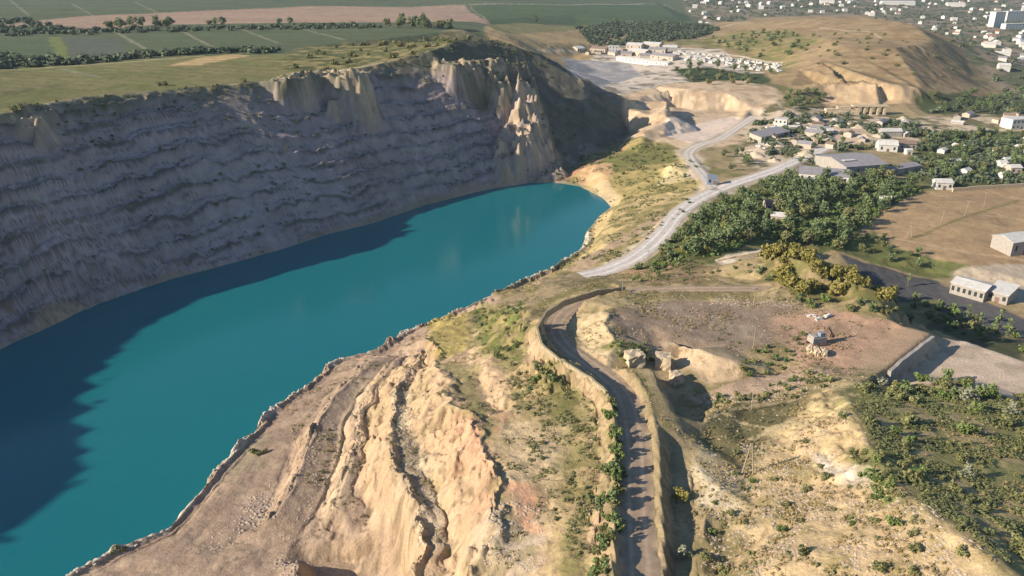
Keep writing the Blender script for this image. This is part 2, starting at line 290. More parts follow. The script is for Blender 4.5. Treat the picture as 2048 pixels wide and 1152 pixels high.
FLANK = [tuple(P(*p)[:2]) for p in ((860, 104, 85), (930, 80, 88), (1000, 84, 84), (1047, 100, 78), (1075, 109, 73), (1120, 131, 64), (1164, 161, 54), (1202, 175, 47), (1246, 194, 38), (1254, 240, 22), (1262, 268, 12), (1246, 287, 8), (1172, 311, 6), (1148, 331, 4), (1110, 330, 10), (1090, 260, 28), (1060, 210, 45), (1030, 158, 66), (960, 142, 74), (880, 140, 74), (780, 140, 75))]
HILL = wpoly([(1640, 200), (1660, 160), (1560, 170), (1480, 120), (1400, 70), (1430, 58)]) + [(400, 1500), (560, 1300), (640, 1150), (640, 1000)] + wpoly([(2000, 188), (1900, 205), (1800, 210)])
RIDGE = [P(*p)[:2] for p in ((1500, 530, 38), (1530, 500, 40), (1600, 500, 46), (1700, 540, 48), (1800, 610, 40), (1770, 625, 40), (1600, 600, 42), (1530, 570, 40))]
SHELF = [P(*p)[:2] for p in ((20, 1215, 4), (150, 1132, 5), (440, 925, 5), (690, 708, 5), (800, 712, 12), (735, 800, 15), (712, 900, 16), (690, 1010, 16), (640, 1060, 13), (560, 1090, 11), (400, 1300, 11))]
def soft(poly, x, y, ww=0., sc=20., n=1, s=0):
    q = np.asarray(poly); r = np.zeros(x.shape); g = 2.0 * ww + .01
    I = np.nonzero((x > q[:, 0].min() - g) & (x < q[:, 0].max() + g) & (y > q[:, 1].min() - g) & (y < q[:, 1].max() + g))[0]
    if not len(I): return r
    X = x[I]; Y = y[I]
    if ww > 0: X, Y = X + ww * fbm(X, Y, sc, 3, 50 + s), Y + ww * fbm(X, Y, sc, 3, 90 + s)
    a = inpoly(poly, X, Y).astype(float)
    for i in range(n - 1):
        an = 2.4 * i; a = a + inpoly(poly, X + .5 * ww * math.cos(an), Y + .5 * ww * math.sin(an))
    r[I] = a / n; return r
def height(x, y, info=False):
    X0, Y0 = x, y; rm = np.where(GN.inside(x, y), GN.at(x, y, RMASK), 0.0)
    wk = soft(TERR, x, y, 4, 20, 3) * (1 - rm) ** 2; wq = np.hypot(x, y) < 420
    sf = soft(SHELF, x, y, 3, 15, 3); wk = wk * (1 - .75 * sf)
    wk = np.where(wq & (sf < .5) & (rm < .2), np.maximum(wk, .35), wk)
    x = x + wk * (3.0 * fbm(X0, Y0, 10, 2, 601) + 1.5 * fbm(X0, Y0, 3.2, 2, 602)); y = y + wk * (2.4 * fbm(X0, Y0, 9, 2, 603) + 1.2 * fbm(X0, Y0, 3, 2, 604))
    z = base(x, y); e = 1.5
    gx = (base(x + e, y) - base(x - e, y)) / (2 * e); gy = (base(x, y + e) - base(x, y - e)) / (2 * e)
    sl = np.hypot(gx, gy); x, y = X0, Y0; r = np.hypot(x, y); nr = 1 - rm
    wm = soft(WALL, x, y, 6, 25, 3)
    s1 = np.clip(sl, 0, 1.3)
    d = fbm(x, y, 9, 4, 3) * (.22 + .95 * s1) + (ridged(x, y, 14, 3, 8) - .2) * .9 * sstep(.15, .8, s1)
    d += (ridged(x, y, 5.5, 3, 14) * .95 + ridged(x * .6, y, 12, 3, 15) * 1.3 - .4) * sstep(.4, .85, s1) * (r < 420)
    bl = np.abs(vn(x / 3.4 + .4 * fbm(x, y, 3, 2, 17), y / 4.6, 18) * 2 - 1) + .5 * np.abs(vn(x / 1.5, y / 1.9, 19) * 2 - 1)
    d += (bl - .7) * 1.15 * sstep(.35, .8, s1) * (r < 420)
    d += fbm(x, y, 2.2, 2, 5) * (.10 + .25 * s1)
    d += fbm(x, y, 45, 3, 12) * 1.2 * sstep(.03, .3, s1)
    far = sstep(700, 1500, r); d += far * fbm(x, y, 60, 3, 33) * 1.5
    # benches of the far wall
    tt = x * .649 + y * .76
    fl = soft(FLANK, x, y, 8, 25, 3)
    q = z + 4.5 * fbm(x, y, 60, 3, 21) + 1.6 * fbm(x, y, 5, 3, 23) + 1.1 * fbm(x, y, 12, 3, 22) + 2 * fbm(tt, tt * 0, 30, 2, 77)
    h = 8.4; f = q / h - np.floor(q / h)
    st = (np.clip((f - .30) / .42, 0, 1) - f) * h * (.22 + .5 * sstep(-.3, .3, fbm(tt, z, 35, 2, 79))) * wm * (1 - .85 * fl) * sstep(1, 6, z)
    q2 = q * 1.0 + 2.1 * fbm(x, y, 18, 3, 24) + 3; h2 = 3.7; f2 = q2 / h2 - np.floor(q2 / h2)
    st += (np.clip((f2 - .3) / .35, 0, 1) - f2) * h2 * .85 * wm * (1 - fl) * sstep(-.2, .3, fbm(tt, z * 1.2, 22, 3, 80)) * sstep(1, 6, z)
    hc = sstep(.35, .9, sl) * (r > 640) * (1 - wm); d += hc * (ridged(x, y, 26, 4, 91) * 3.5)
    d *= 1 - .6 * wm
    d += wm * (ridged(tt + .25 * z, z * .4, 16, 3, 61) * .4 + .55 * ridged(x, y, 7, 4, 62) + 3.0 * fbm(x, y, 55, 3, 71) * sstep(2, 20, z))
    bt = np.zeros_like(z)
    for l, hw, hh in BUTTRESS:
        D, _ = linedist(l, x + 5 * fbm(x, y, 11, 3, 83), y + 5 * fbm(x, y, 11, 3, 84), hw * 1.2); k = np.clip(1 - D / hw, 0, 1)
        bt = np.maximum(bt, np.minimum(k * 1.7, 1) * hh)
    bt = bt * (.75 + .5 * ridged(x, y, 10, 3, 85)) * sstep(.2, 4, z); d += np.minimum(bt, np.maximum(0, 77 - z)) + np.clip(bt / 6, 0, 1) * (ridged(x, y, 9, 4, 86) * 2.4 + fbm(x, y, 3, 2, 87) * .9)
    d = d * nr * sstep(.2, 2.5, np.abs(z) + .6) + st
    kb = np.clip(bt / 5, 0, 1) * (r < 800); qb = z + d + 1.5 * fbm(x, y, 6, 3, 88); fb = qb / 4.6 - np.floor(qb / 4.6)
    d += kb * (np.clip((fb - .25) / .4, 0, 1) - fb) * 4.6 * .75
    if info: return z + d, sl, rm, wm, f, fl, f2
    return z + d
def H1(x, y): return float(height(np.array([x], float), np.array([y], float))[0])
def hgt(px, py):
    """a photo point brought down on to the terrain"""
    x, y = hit(px, py); return Vector((x, y, H1(x, y)))

# ------------------------------------------------------------------ materials
def mat(name, rough=.9):
    m = bpy.data.materials.new(name); m.use_nodes = True
    b = m.node_tree.nodes['Principled BSDF']; b.inputs['Roughness'].default_value = rough
    b.inputs['Specular IOR Level'].default_value = .25
    return m, m.node_tree, b
def noise_mul(nt, src, scale, lo, hi, detail=4, coord='Object', dim=None):
    """multiply a colour by a procedural noise between lo and hi"""
    tc = nt.nodes.new('ShaderNodeTexCoord'); n = nt.nodes.new('ShaderNodeTexNoise')
    n.inputs['Scale'].default_value = scale; n.inputs['Detail'].default_value = detail; n.inputs['Roughness'].default_value = .65
    nt.links.new(tc.outputs[coord], n.inputs['Vector'])
    mr = nt.nodes.new('ShaderNodeMapRange'); mr.inputs[1].default_value = .3; mr.inputs[2].default_value = .7; mr.inputs[3].default_value = lo; mr.inputs[4].default_value = hi
    nt.links.new(n.outputs['Fac'], mr.inputs[0])
    vm = nt.nodes.new('ShaderNodeVectorMath'); vm.operation = 'SCALE'
    nt.links.new(src, vm.inputs[0]); nt.links.new(mr.outputs[0], vm.inputs['Scale'])
    return vm.outputs[0], n
def simple_mat(name, rgb, rough=.9, scale=.6, lo=.8, hi=1.2, metal=0):
    m, nt, b = mat(name, rough); c = nt.nodes.new('ShaderNodeRGB'); c.outputs[0].default_value = (*rgb, 1)
    o, n = noise_mul(nt, c.outputs[0], scale, lo, hi); nt.links.new(o, b.inputs['Base Color']); b.inputs['Metallic'].default_value = metal
    return m
def ground_mat(name, bump=.35):
    m, nt, b = mat(name, .96); b.inputs['Specular IOR Level'].default_value = .1
    a = nt.nodes.new('ShaderNodeAttribute'); a.attribute_name = 'Col'
    o, n = noise_mul(nt, a.outputs['Color'], 1.6, .80, 1.20, 6)
    o, n2 = noise_mul(nt, o, .22, .9, 1.1, 4)
    nt.links.new(o, b.inputs['Base Color'])
    bp = nt.nodes.new('ShaderNodeBump'); bp.inputs['Distance'].default_value = bump; bp.inputs['Strength'].default_value = .8
    nt.links.new(n.outputs['Fac'], bp.inputs['Height']); nt.links.new(bp.outputs[0], b.inputs['Normal'])
    return m
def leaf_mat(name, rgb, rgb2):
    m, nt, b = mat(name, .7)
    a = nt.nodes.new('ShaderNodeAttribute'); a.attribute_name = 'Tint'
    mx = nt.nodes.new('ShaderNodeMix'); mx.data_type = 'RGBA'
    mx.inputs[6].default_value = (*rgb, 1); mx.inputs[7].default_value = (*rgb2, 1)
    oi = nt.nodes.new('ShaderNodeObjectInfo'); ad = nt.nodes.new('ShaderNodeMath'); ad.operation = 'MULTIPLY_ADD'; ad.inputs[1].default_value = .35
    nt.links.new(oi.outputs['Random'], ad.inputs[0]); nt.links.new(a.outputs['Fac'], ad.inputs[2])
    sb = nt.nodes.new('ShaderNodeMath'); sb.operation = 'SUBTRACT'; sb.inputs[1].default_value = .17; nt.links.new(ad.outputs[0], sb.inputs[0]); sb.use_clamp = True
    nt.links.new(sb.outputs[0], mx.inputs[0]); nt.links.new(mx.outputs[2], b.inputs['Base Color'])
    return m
MG = ground_mat('earth_and_rock'); MFAR = ground_mat('far_ground', .2)

# ------------------------------------------------------------------ ground cover colours
SAND = (.45, .325, .205); PALE = (.58, .49, .37); PINK = (.50, .295, .185); ORANGE = (.47, .31, .17); DIRT = (.31, .225, .155); MAUVE = (.285, .208, .155)
GREY = (.23, .19, .145); OLIVE = (.165, .135, .058); GREEN = (.085, .11, .036); DRY = (.33, .24, .11); ROCKW = (.315, .258, .255); WHITE = (.56, .50, .43)
FGREEN = (.095, .115, .062); FBROWN = (.31, .215, .125); TAN = (.30, .22, .125); DKGREEN = (.05, .068, .03); PINKF = (.33, .23, .165); YGREEN = (.18, .17, .062)
PAINT = []
def paint(px, c, ww=2., sc=15., a=1., n=3, spot=0, sps=6., c2=None): PAINT.append((px, c, ww, sc, a, n, spot, sps, c2))
# far plateau
paint([(-300, -40), (1460, -40), (1400, 50), (980, 50), (960, 70), (700, 110), (560, 165), (0, 230), (-300, 240)], FGREEN, 4, 60)
paint([(-100, 60), (125, 36), (200, 30), (312, 26), (640, 13), (930, 10), (975, 49), (830, 44), (640, 45), (312, 49), (194, 58), (100, 50)], PINKF, 5, 80)
paint([(945, 12), (1320, 10), (1395, 42), (978, 48)], (.075, .105, .05), 3, 60)
paint([(-60, 85), (60, 82), (100, 70), (140, 100), (120, 125), (0, 135), (-60, 140)], (.085, .115, .06), 3, 30)
paint([(100, 75), (125, 75), (140, 125), (112, 125)], (.15, .17, .06), 3, 20)
paint([(130, 75), (240, 78), (260, 110), (150, 122)], (.10, .11, .085), 4, 30)
paint([(0, 240), (-80, 240), (-80, 150), (0, 138), (200, 125), (350, 112), (560, 108), (640, 120), (640, 152), (487, 167), (265, 188), (109, 206)], (.155, .155, .062), 3, 30, spot=.45, sps=25, c2=(.185, .165, .075))
paint([(340, 132), (400, 115), (470, 108), (500, 112), (440, 122), (400, 132)], (.42, .30, .15), 4, 15)
paint([(560, 125), (600, 95), (700, 85), (800, 82), (900, 75), (950, 80), (900, 110), (780, 125), (690, 140), (600, 160)], (.24, .20, .09), 6, 15, spot=.5, sps=7, c2=(.09, .10, .04))
paint([(560, 165), (640, 148), (690, 138), (700, 145), (640, 158)], PALE, 2, 10)
paint([(975, 52), (1180, 55), (1200, 92), (1060, 108), (1000, 85)], (.36, .26, .135), 5, 20)
paint([(975, 50), (1040, 46), (1180, 50), (1150, 62), (1060, 66), (990, 64)], (.22, .20, .09), 5, 20)
# works and pale quarry floors
paint([(1070, 108), (1200, 92), (1300, 88), (1440, 98), (1570, 118), (1570, 150), (1460, 160), (1330, 175), (1240, 190), (1160, 165)], (.54, .46, .38), 4, 20, spot=.3, sps=12, c2=(.20, .17, .13))
paint([(1125, 112), (1260, 125), (1285, 150), (1220, 165), (1160, 160)], (.24, .235, .24), 4, 15, spot=.4, sps=14, c2=(.33, .31, .30))  # hill's shadow on the floor, painted in as dark blue-grey
paint([(1345, 140), (1420, 135), (1560, 150), (1500, 175), (1400, 172)], DKGREEN, 4, 12)
paint([(1240, 190), (1330, 168), (1480, 160), (1560, 180), (1600, 220), (1560, 250), (1480, 290), (1380, 300), (1320, 285), (1255, 280)], (.53, .40, .27), 4, 15, spot=.3, sps=9, c2=(.40, .29, .19))
paint([(1330, 238), (1470, 232), (1490, 250), (1440, 278), (1390, 290), (1330, 270)], (.62, .50, .41), 2, 10)
paint([(1480, 250), (1560, 200), (1700, 225), (1830, 235), (2060, 228), (2060, 262), (1900, 262), (1850, 285), (1700, 290), (1560, 345), (1480, 330)], (.50, .40, .29), 4, 14, spot=.36, sps=9, c2=(.13, .12, .06))
paint([(1630, 265), (1740, 250), (1760, 275), (1700, 290), (1620, 285)], (.50, .38, .28), 2, 10)
paint([(1775, 255), (1850, 250), (1880, 266), (1790, 272)], (.52, .42, .29), 2, 10)
paint([(1850, 265), (2060, 262), (2060, 370), (1900, 378), (1800, 350)], (.09, .10, .04), 4, 14)
# hill
paint([(1400, 66), (1500, 36), (1740, 30), (1840, 50), (1990, 125), (2030, 170), (1880, 212), (1650, 215), (1560, 170), (1480, 130)], TAN, 5, 40, spot=.35, sps=20, c2=(.24, .17, .095))
paint([(1835, 55), (1900, 85), (2025, 150), (2010, 180), (1930, 165), (1870, 120)], (.105, .10, .06), 10, 40, a=.85, spot=.35, sps=14, c2=(.20, .15, .085))  # dark scrub colour that also carries the shade of this flank
paint([(1380, 80), (1480, 60), (1600, 62), (1640, 75), (1600, 110), (1570, 160), (1500, 120), (1440, 95)], (.15, .15, .055), 12, 30, spot=.4, sps=14, c2=(.27, .21, .10))
paint([(1560, 180), (1650, 185), (1650, 215), (1560, 215)], (.20, .17, .08), 6, 14)
paint([(1650, 170), (1800, 170), (1860, 190), (1850, 210), (1650, 212)], (.46, .33, .20), 3, 10)
paint([(1830, 190), (2060, 185), (2060, 230), (1850, 228)], (.08, .09, .04), 6, 15)
# town ground
paint([(1340, -30), (2200, -30), (2200, 230), (2030, 200), (1930, 110), (1830, 50), (1740, 32), (1500, 34), (1400, 50)], (.10, .11, .062), 8, 40, spot=.4, sps=25, c2=(.24, .19, .14))
# land at the lake's end
paint([(1110, 362), (1148, 330), (1172, 310), (1250, 286), (1340, 285), (1385, 310), (1430, 365), (1240, 425), (1200, 395)], (.34, .27, .115), 3, 12, spot=.4, sps=8, c2=(.20, .175, .07))
paint([(1180, 325), (1260, 300), (1340, 288), (1360, 300), (1350, 325), (1270, 330), (1220, 345)], (.17, .165, .06), 5, 12)
paint([(1150, 362), (1165, 335), (1225, 325), (1225, 350), (1200, 372), (1185, 370)], ORANGE, 2, 8)
paint([(1185, 372), (1215, 360), (1245, 390), (1232, 415), (1215, 412)], (.47, .36, .21), 1, 8)
paint([(1310, 375), (1345, 325), (1380, 340), (1370, 362), (1330, 368)], (.50, .41, .22), 2, 8)
paint([(1100, 362), (1150, 340), (1250, 290), (1250, 296), (1170, 335), (1120, 366)], (.38, .20, .13), 1, 8)
paint([(1180, 470), (1225, 415), (1330, 385), (1390, 375), (1420, 395), (1345, 440), (1290, 500), (1240, 540), (1150, 545), (1090, 560), (1130, 520)], (.40, .31, .16), 3, 10, spot=.45, sps=6, c2=(.22, .185, .08))
paint([(1120, 548), (1160, 522), (1225, 484), (1300, 440), (1345, 415), (1390, 392), (1398, 398), (1345, 428), (1300, 455), (1225, 500), (1150, 548)], (.34, .25, .165), 1, 8)
paint([(1178, 470), (1200, 430), (1225, 420), (1215, 450), (1190, 480)], (.52, .39, .20), 1, 6)
# wood and field on the right
paint([(1240, 545), (1350, 430), (1430, 395), (1560, 350), (1750, 350), (1850, 380), (1740, 470), (1760, 520), (1660, 500), (1520, 500), (1400, 530), (1300, 560)], (.085, .095, .036), 3, 12, spot=.4, sps=9, c2=(.15, .14, .055))
paint([(1720, 470), (1770, 410), (1850, 382), (2100, 375), (2100, 560), (1900, 520), (1800, 500), (1745, 490)], FBROWN, 4, 25, spot=.5, sps=20, c2=(.36, .25, .14))
paint([(1690, 480), (1750, 460), (1800, 500), (1920, 530), (1960, 545), (1880, 560), (1760, 525), (1690, 505)], (.13, .14, .05), 3, 14)
paint([(1900, 545), (2100, 520), (2100, 620), (2010, 600), (1930, 590)], (.40, .33, .25), 3, 10)
paint([(1680, 505), (1760, 528), (1880, 562), (1900, 600), (1800, 605), (1760, 580), (1700, 540)], (.085, .083, .085), 2, 12)  # valley road, surface darkened to stand in for the ridge shadow
paint([(1880, 570), (2060, 640), (2060, 680), (1880, 625)], (.105, .10, .10), 2, 12)  # same painted valley shade, carried on to the right
paint([(1430, 520), (1520, 500), (1600, 495), (1640, 510), (1640, 516), (1590, 505), (1530, 512), (1440, 528)], PALE, 1, 6)
# foreground plateau
paint([(1000, 600), (1180, 555), (1500, 540), (1640, 560), (1900, 660), (1880, 690), (1780, 750), (1640, 800), (1400, 860), (1340, 1300), (1180, 1300), (1080, 720), (1045, 650)], (.36, .275, .15), 3, 12, spot=.4, sps=7, c2=(.22, .18, .085))
paint([(960, 600), (1090, 550), (1220, 548), (1240, 570), (1130, 600), (1060, 625), (1000, 640)], (.25, .195, .12), 4, 10, spot=.4, sps=8, c2=(.16, .14, .06))
paint([(1230, 545), (1340, 530), (1420, 530), (1410, 565), (1300, 575)], (.30, .20, .115), 4, 10, spot=.3, sps=5, c2=(.15, .13, .06))
paint([(1215, 625), (1300, 603), (1500, 600), (1590, 610), (1620, 640), (1560, 690), (1450, 700), (1350, 690), (1240, 690)], (.25, .185, .135), 4, 12, spot=.3, sps=12, c2=(.28, .22, .16))
paint([(1530, 640), (1620, 615), (1700, 620), (1860, 670), (1800, 720), (1640, 760), (1500, 790), (1440, 790), (1500, 760), (1600, 720)], (.42, .27, .185), 3, 12, spot=.3, sps=10, c2=(.33, .22, .15))
paint([(1380, 790), (1450, 775), (1640, 735), (1660, 750), (1500, 790), (1400, 810)], (.40, .285, .20), 2, 10)
paint([(1140, 640), (1200, 622), (1225, 660), (1245, 695), (1215, 735), (1160, 695)], (.50, .39, .23), 2, 8)
paint([(1200, 690), (1290, 690), (1330, 735), (1260, 735)], (.20, .19, .07), 3, 8)
paint([(1352, 685), (1470, 715), (1480, 760), (1400, 765), (1350, 700)], (.50, .37, .235), 1.5, 8)
paint([(1240, 735), (1300, 735), (1360, 850), (1325, 860), (1290, 790)], (.24, .20, .085), 2, 8, spot=.3, sps=5, c2=(.36, .28, .14))
paint([(1400, 840), (1470, 810), (1600, 800), (1650, 820), (1560, 870), (1510, 950), (1440, 920), (1400, 880)], (.15, .13, .065), 3, 10)
paint([(1395, 880), (1420, 910), (1510, 960), (1530, 1080), (1480, 1080), (1400, 1000)], (.42, .33, .19), 3, 8, spot=.35, sps=4, c2=(.52, .44, .30))
paint([(1480, 950), (1560, 880), (1660, 830), (1720, 830), (1740, 920), (1830, 1000), (1990, 1130), (2080, 1220), (1480, 1300), (1490, 1060)], (.48, .355, .205), 5, 14, spot=.3, sps=9, c2=(.35, .27, .135))
paint([(1520, 860), (1640, 800), (1700, 805), (1680, 830), (1560, 880)], (.48, .37, .20), 2, 8)
paint([(1700, 890), (1740, 900), (1790, 960), (1810, 1000), (1760, 1000), (1715, 950)], (.10, .15, .03), 3, 8)
paint([(1620, 900), (1740, 940), (1745, 975), (1690, 960), (1630, 930)], (.42, .34, .26), 2, 6, spot=.4, sps=2.5, c2=(.58, .50, .40))
paint([(1380, 1080), (1440, 1040), (1480, 1080), (1500, 1200), (1380, 1300)], (.20, .165, .08), 3, 10)
paint([(1690, 780), (1760, 760), (1880, 760), (2100, 800), (2200, 1100), (2080, 1200), (1990, 1128), (1840, 1010), (1740, 910), (1715, 830)], (.23, .215, .088), 6, 12, spot=.5, sps=8, c2=(.34, .265, .14))
paint([(1770, 750), (1875, 672), (2048, 722), (2200, 770), (2200, 815), (1990, 800), (1840, 765)], (.60, .48, .385), 2, 12, spot=.3, sps=10, c2=(.40, .325, .26))
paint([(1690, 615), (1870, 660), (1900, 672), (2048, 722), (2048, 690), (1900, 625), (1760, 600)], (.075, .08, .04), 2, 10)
# terraces
paint([(60, 1300), (60, 1180), (230, 1100), (440, 930), (690, 705), (960, 600), (1045, 640), (1080, 720), (1180, 790), (1210, 950), (1190, 1300)], MAUVE, 2, 10, spot=.3, sps=9, c2=(.35, .26, .185))
paint([(700, 760), (760, 740), (720, 840), (700, 1000), (640, 1060), (660, 920), (690, 820)], (.42, .32, .22), 2, 8)
paint([(740, 760), (790, 740), (860, 690), (930, 640), (1000, 640), (1050, 660), (1090, 740), (1180, 790), (1205, 950), (1190, 1300), (800, 1300), (800, 1100), (725, 1000), (725, 900)], (.44, .315, .20), 2, 10, spot=.35, sps=6, c2=(.38, .285, .165))
paint([(785, 770), (815, 760), (815, 830), (840, 900), (890, 1020), (905, 1090), (840, 1090), (800, 950), (787, 850)], (.33, .265, .18), 2, 6, spot=.4, sps=3, c2=(.44, .36, .25))
paint([(940, 780), (1000, 830), (1000, 980), (970, 1090), (950, 1040), (960, 940), (930, 860)], PINK, 3, 8)
paint([(880, 830), (960, 860), (990, 920), (960, 960), (900, 900)], PINK, 5, 8, a=.8)
paint([(850, 640), (950, 620), (940, 690), (880, 720), (860, 700)], (.34, .27, .10), 3, 8)
paint([(940, 620), (1040, 610), (1060, 650), (1050, 720), (1000, 740), (960, 690)], (.13, .145, .045), 4, 8, spot=.3, sps=5, c2=(.28, .23, .10))
paint([(880, 720), (930, 720), (1000, 850), (1020, 960), (1000, 1090), (985, 1000), (995, 900), (920, 790)], (.24, .20, .10), 3, 6)
paint([(930, 1080), (1050, 1040), (1100, 1050), (1080, 1150), (980, 1200), (900, 1150)], (.30, .24, .15), 3, 6, spot=.4, sps=3, c2=(.42, .34, .25))
paint([(1010, 970), (1050, 960), (1090, 1010), (1060, 1060), (1030, 1040)], PINK, 3, 6)
paint([(1000, 720), (1100, 720), (1190, 800), (1200, 1000), (1180, 1150), (1090, 1150), (1120, 1000), (1050, 880)], (.37, .28, .145), 4, 9, a=.9, spot=.45, sps=6, c2=(.22, .19, .08))
paint([(1060, 740), (1100, 725), (1170, 790), (1160, 860), (1090, 800)], (.17, .16, .06), 4, 7, a=.9)
paint([(1010, 850), (1100, 830), (1140, 900), (1070, 960), (1010, 950)], (.48, .365, .22), 5, 8)
paint([(440, 925), (530, 860), (540, 910), (470, 960)], (.24, .20, .14), 5, 8, a=.7)
paint([(470, 1010), (540, 980), (550, 1010), (490, 1060)], (.36, .27, .22), 2, 4, spot=.5, sps=2, c2=(.30, .22, .17))
paint([(1520, 515), (1600, 505), (1700, 545), (1790, 600), (1760, 612), (1600, 598), (1540, 566)], (.15, .14, .05), 2, 8, spot=.3, sps=6, c2=(.24, .19, .09))
TRACKS = []
def track(px, hw, c, a=.8): TRACKS.append((px, hw, c, a))
for p in ([(20, 0), (60, 32)], [(145, 8), (190, 33)], [(270, 4), (312, 24)], [(230, 63), (290, 97)], [(350, 57), (430, 96)], [(480, 58), (555, 86)], [(600, 58), (690, 80)], [(120, 138), (200, 155)], [(1330, 10), (1400, 44)], [(940, 11), (980, 50)], [(1395, 42), (1180, 50)]):
    track(p, 2.0, (.22, .21, .14))
track([(940, 9), (1100, 10), (1330, 10)], 5, (.42, .37, .28)); track([(312, 25), (640, 12), (930, 9)], 3, (.36, .3, .22)); track([(0, 140), (250, 125), (400, 112)], 2.5, (.32, .28, .16))
track([(0, 229), (109, 204), (265, 187), (487, 166)], 1.2, (.36, .30, .18), .7); track([(560, 164), (640, 151), (700, 138), (790, 120)], 1.8, (.42, .34, .22))
track([(1215, 540), (1265, 518), (1300, 492), (1330, 462), (1352, 432), (1385, 405), (1430, 382), (1485, 362), (1545, 342), (1600, 318), (1650, 296)], 9, (.52, .45, .37), .7); track([(1430, 382), (1408, 352), (1385, 325), (1378, 305), (1400, 290), (1440, 278), (1475, 255), (1510, 232)], 8, (.52, .45, .37), .7)
track([(1080, 100), (1250, 88)], 3, (.5, .4, .28)); track([(1330, 75), (1400, 58), (1500, 42)], 4, (.40, .33, .22))
track([(1340, 97), (1470, 112), (1560, 125)], 4, (.56, .48, .36)); track([(1640, 55), (1760, 75)], 3, (.42, .34, .22))
track([(1820, 480), (1960, 425), (2040, 400)], 1.2, (.20, .17, .07)); track([(1760, 470), (1900, 500), (2048, 520)], 1.5, (.42, .30, .18)); track([(1960, 430), (2048, 440)], 1.2, (.42, .32, .17))
track([(1400, 850), (1440, 825), (1500, 812), (1600, 800), (1700, 770)], .7, (.48, .37, .22), .6)
track([(1450, 830), (1540, 860), (1640, 820), (1720, 790)], .8, (.50, .39, .22), .8); track([(1500, 880), (1600, 845), (1700, 808)], .8, (.50, .39, .22), .8)
track([(520, 1060), (600, 1045), (660, 1030)], .6, (.26, .19, .13), .6); track([(450, 1130), (560, 1085), (640, 1070), (700, 1000), (712, 900), (730, 820)], .5, (.22, .165, .12), .6); track([(330, 1110), (440, 1000), (530, 900), (600, 830), (680, 765), (780, 700)], .6, (.22, .165, .12), .5); track([(345, 1118), (455, 1008), (545, 905), (612, 836), (690, 772)], .6, (.22, .165, .12), .5); track([(400, 1100), (520, 1070), (640, 1050)], .5, (.24, .18, .13), .5)
for p in ([(260, 440), (420, 432), (520, 425)],): track(p, .6, (.3, .27, .24))
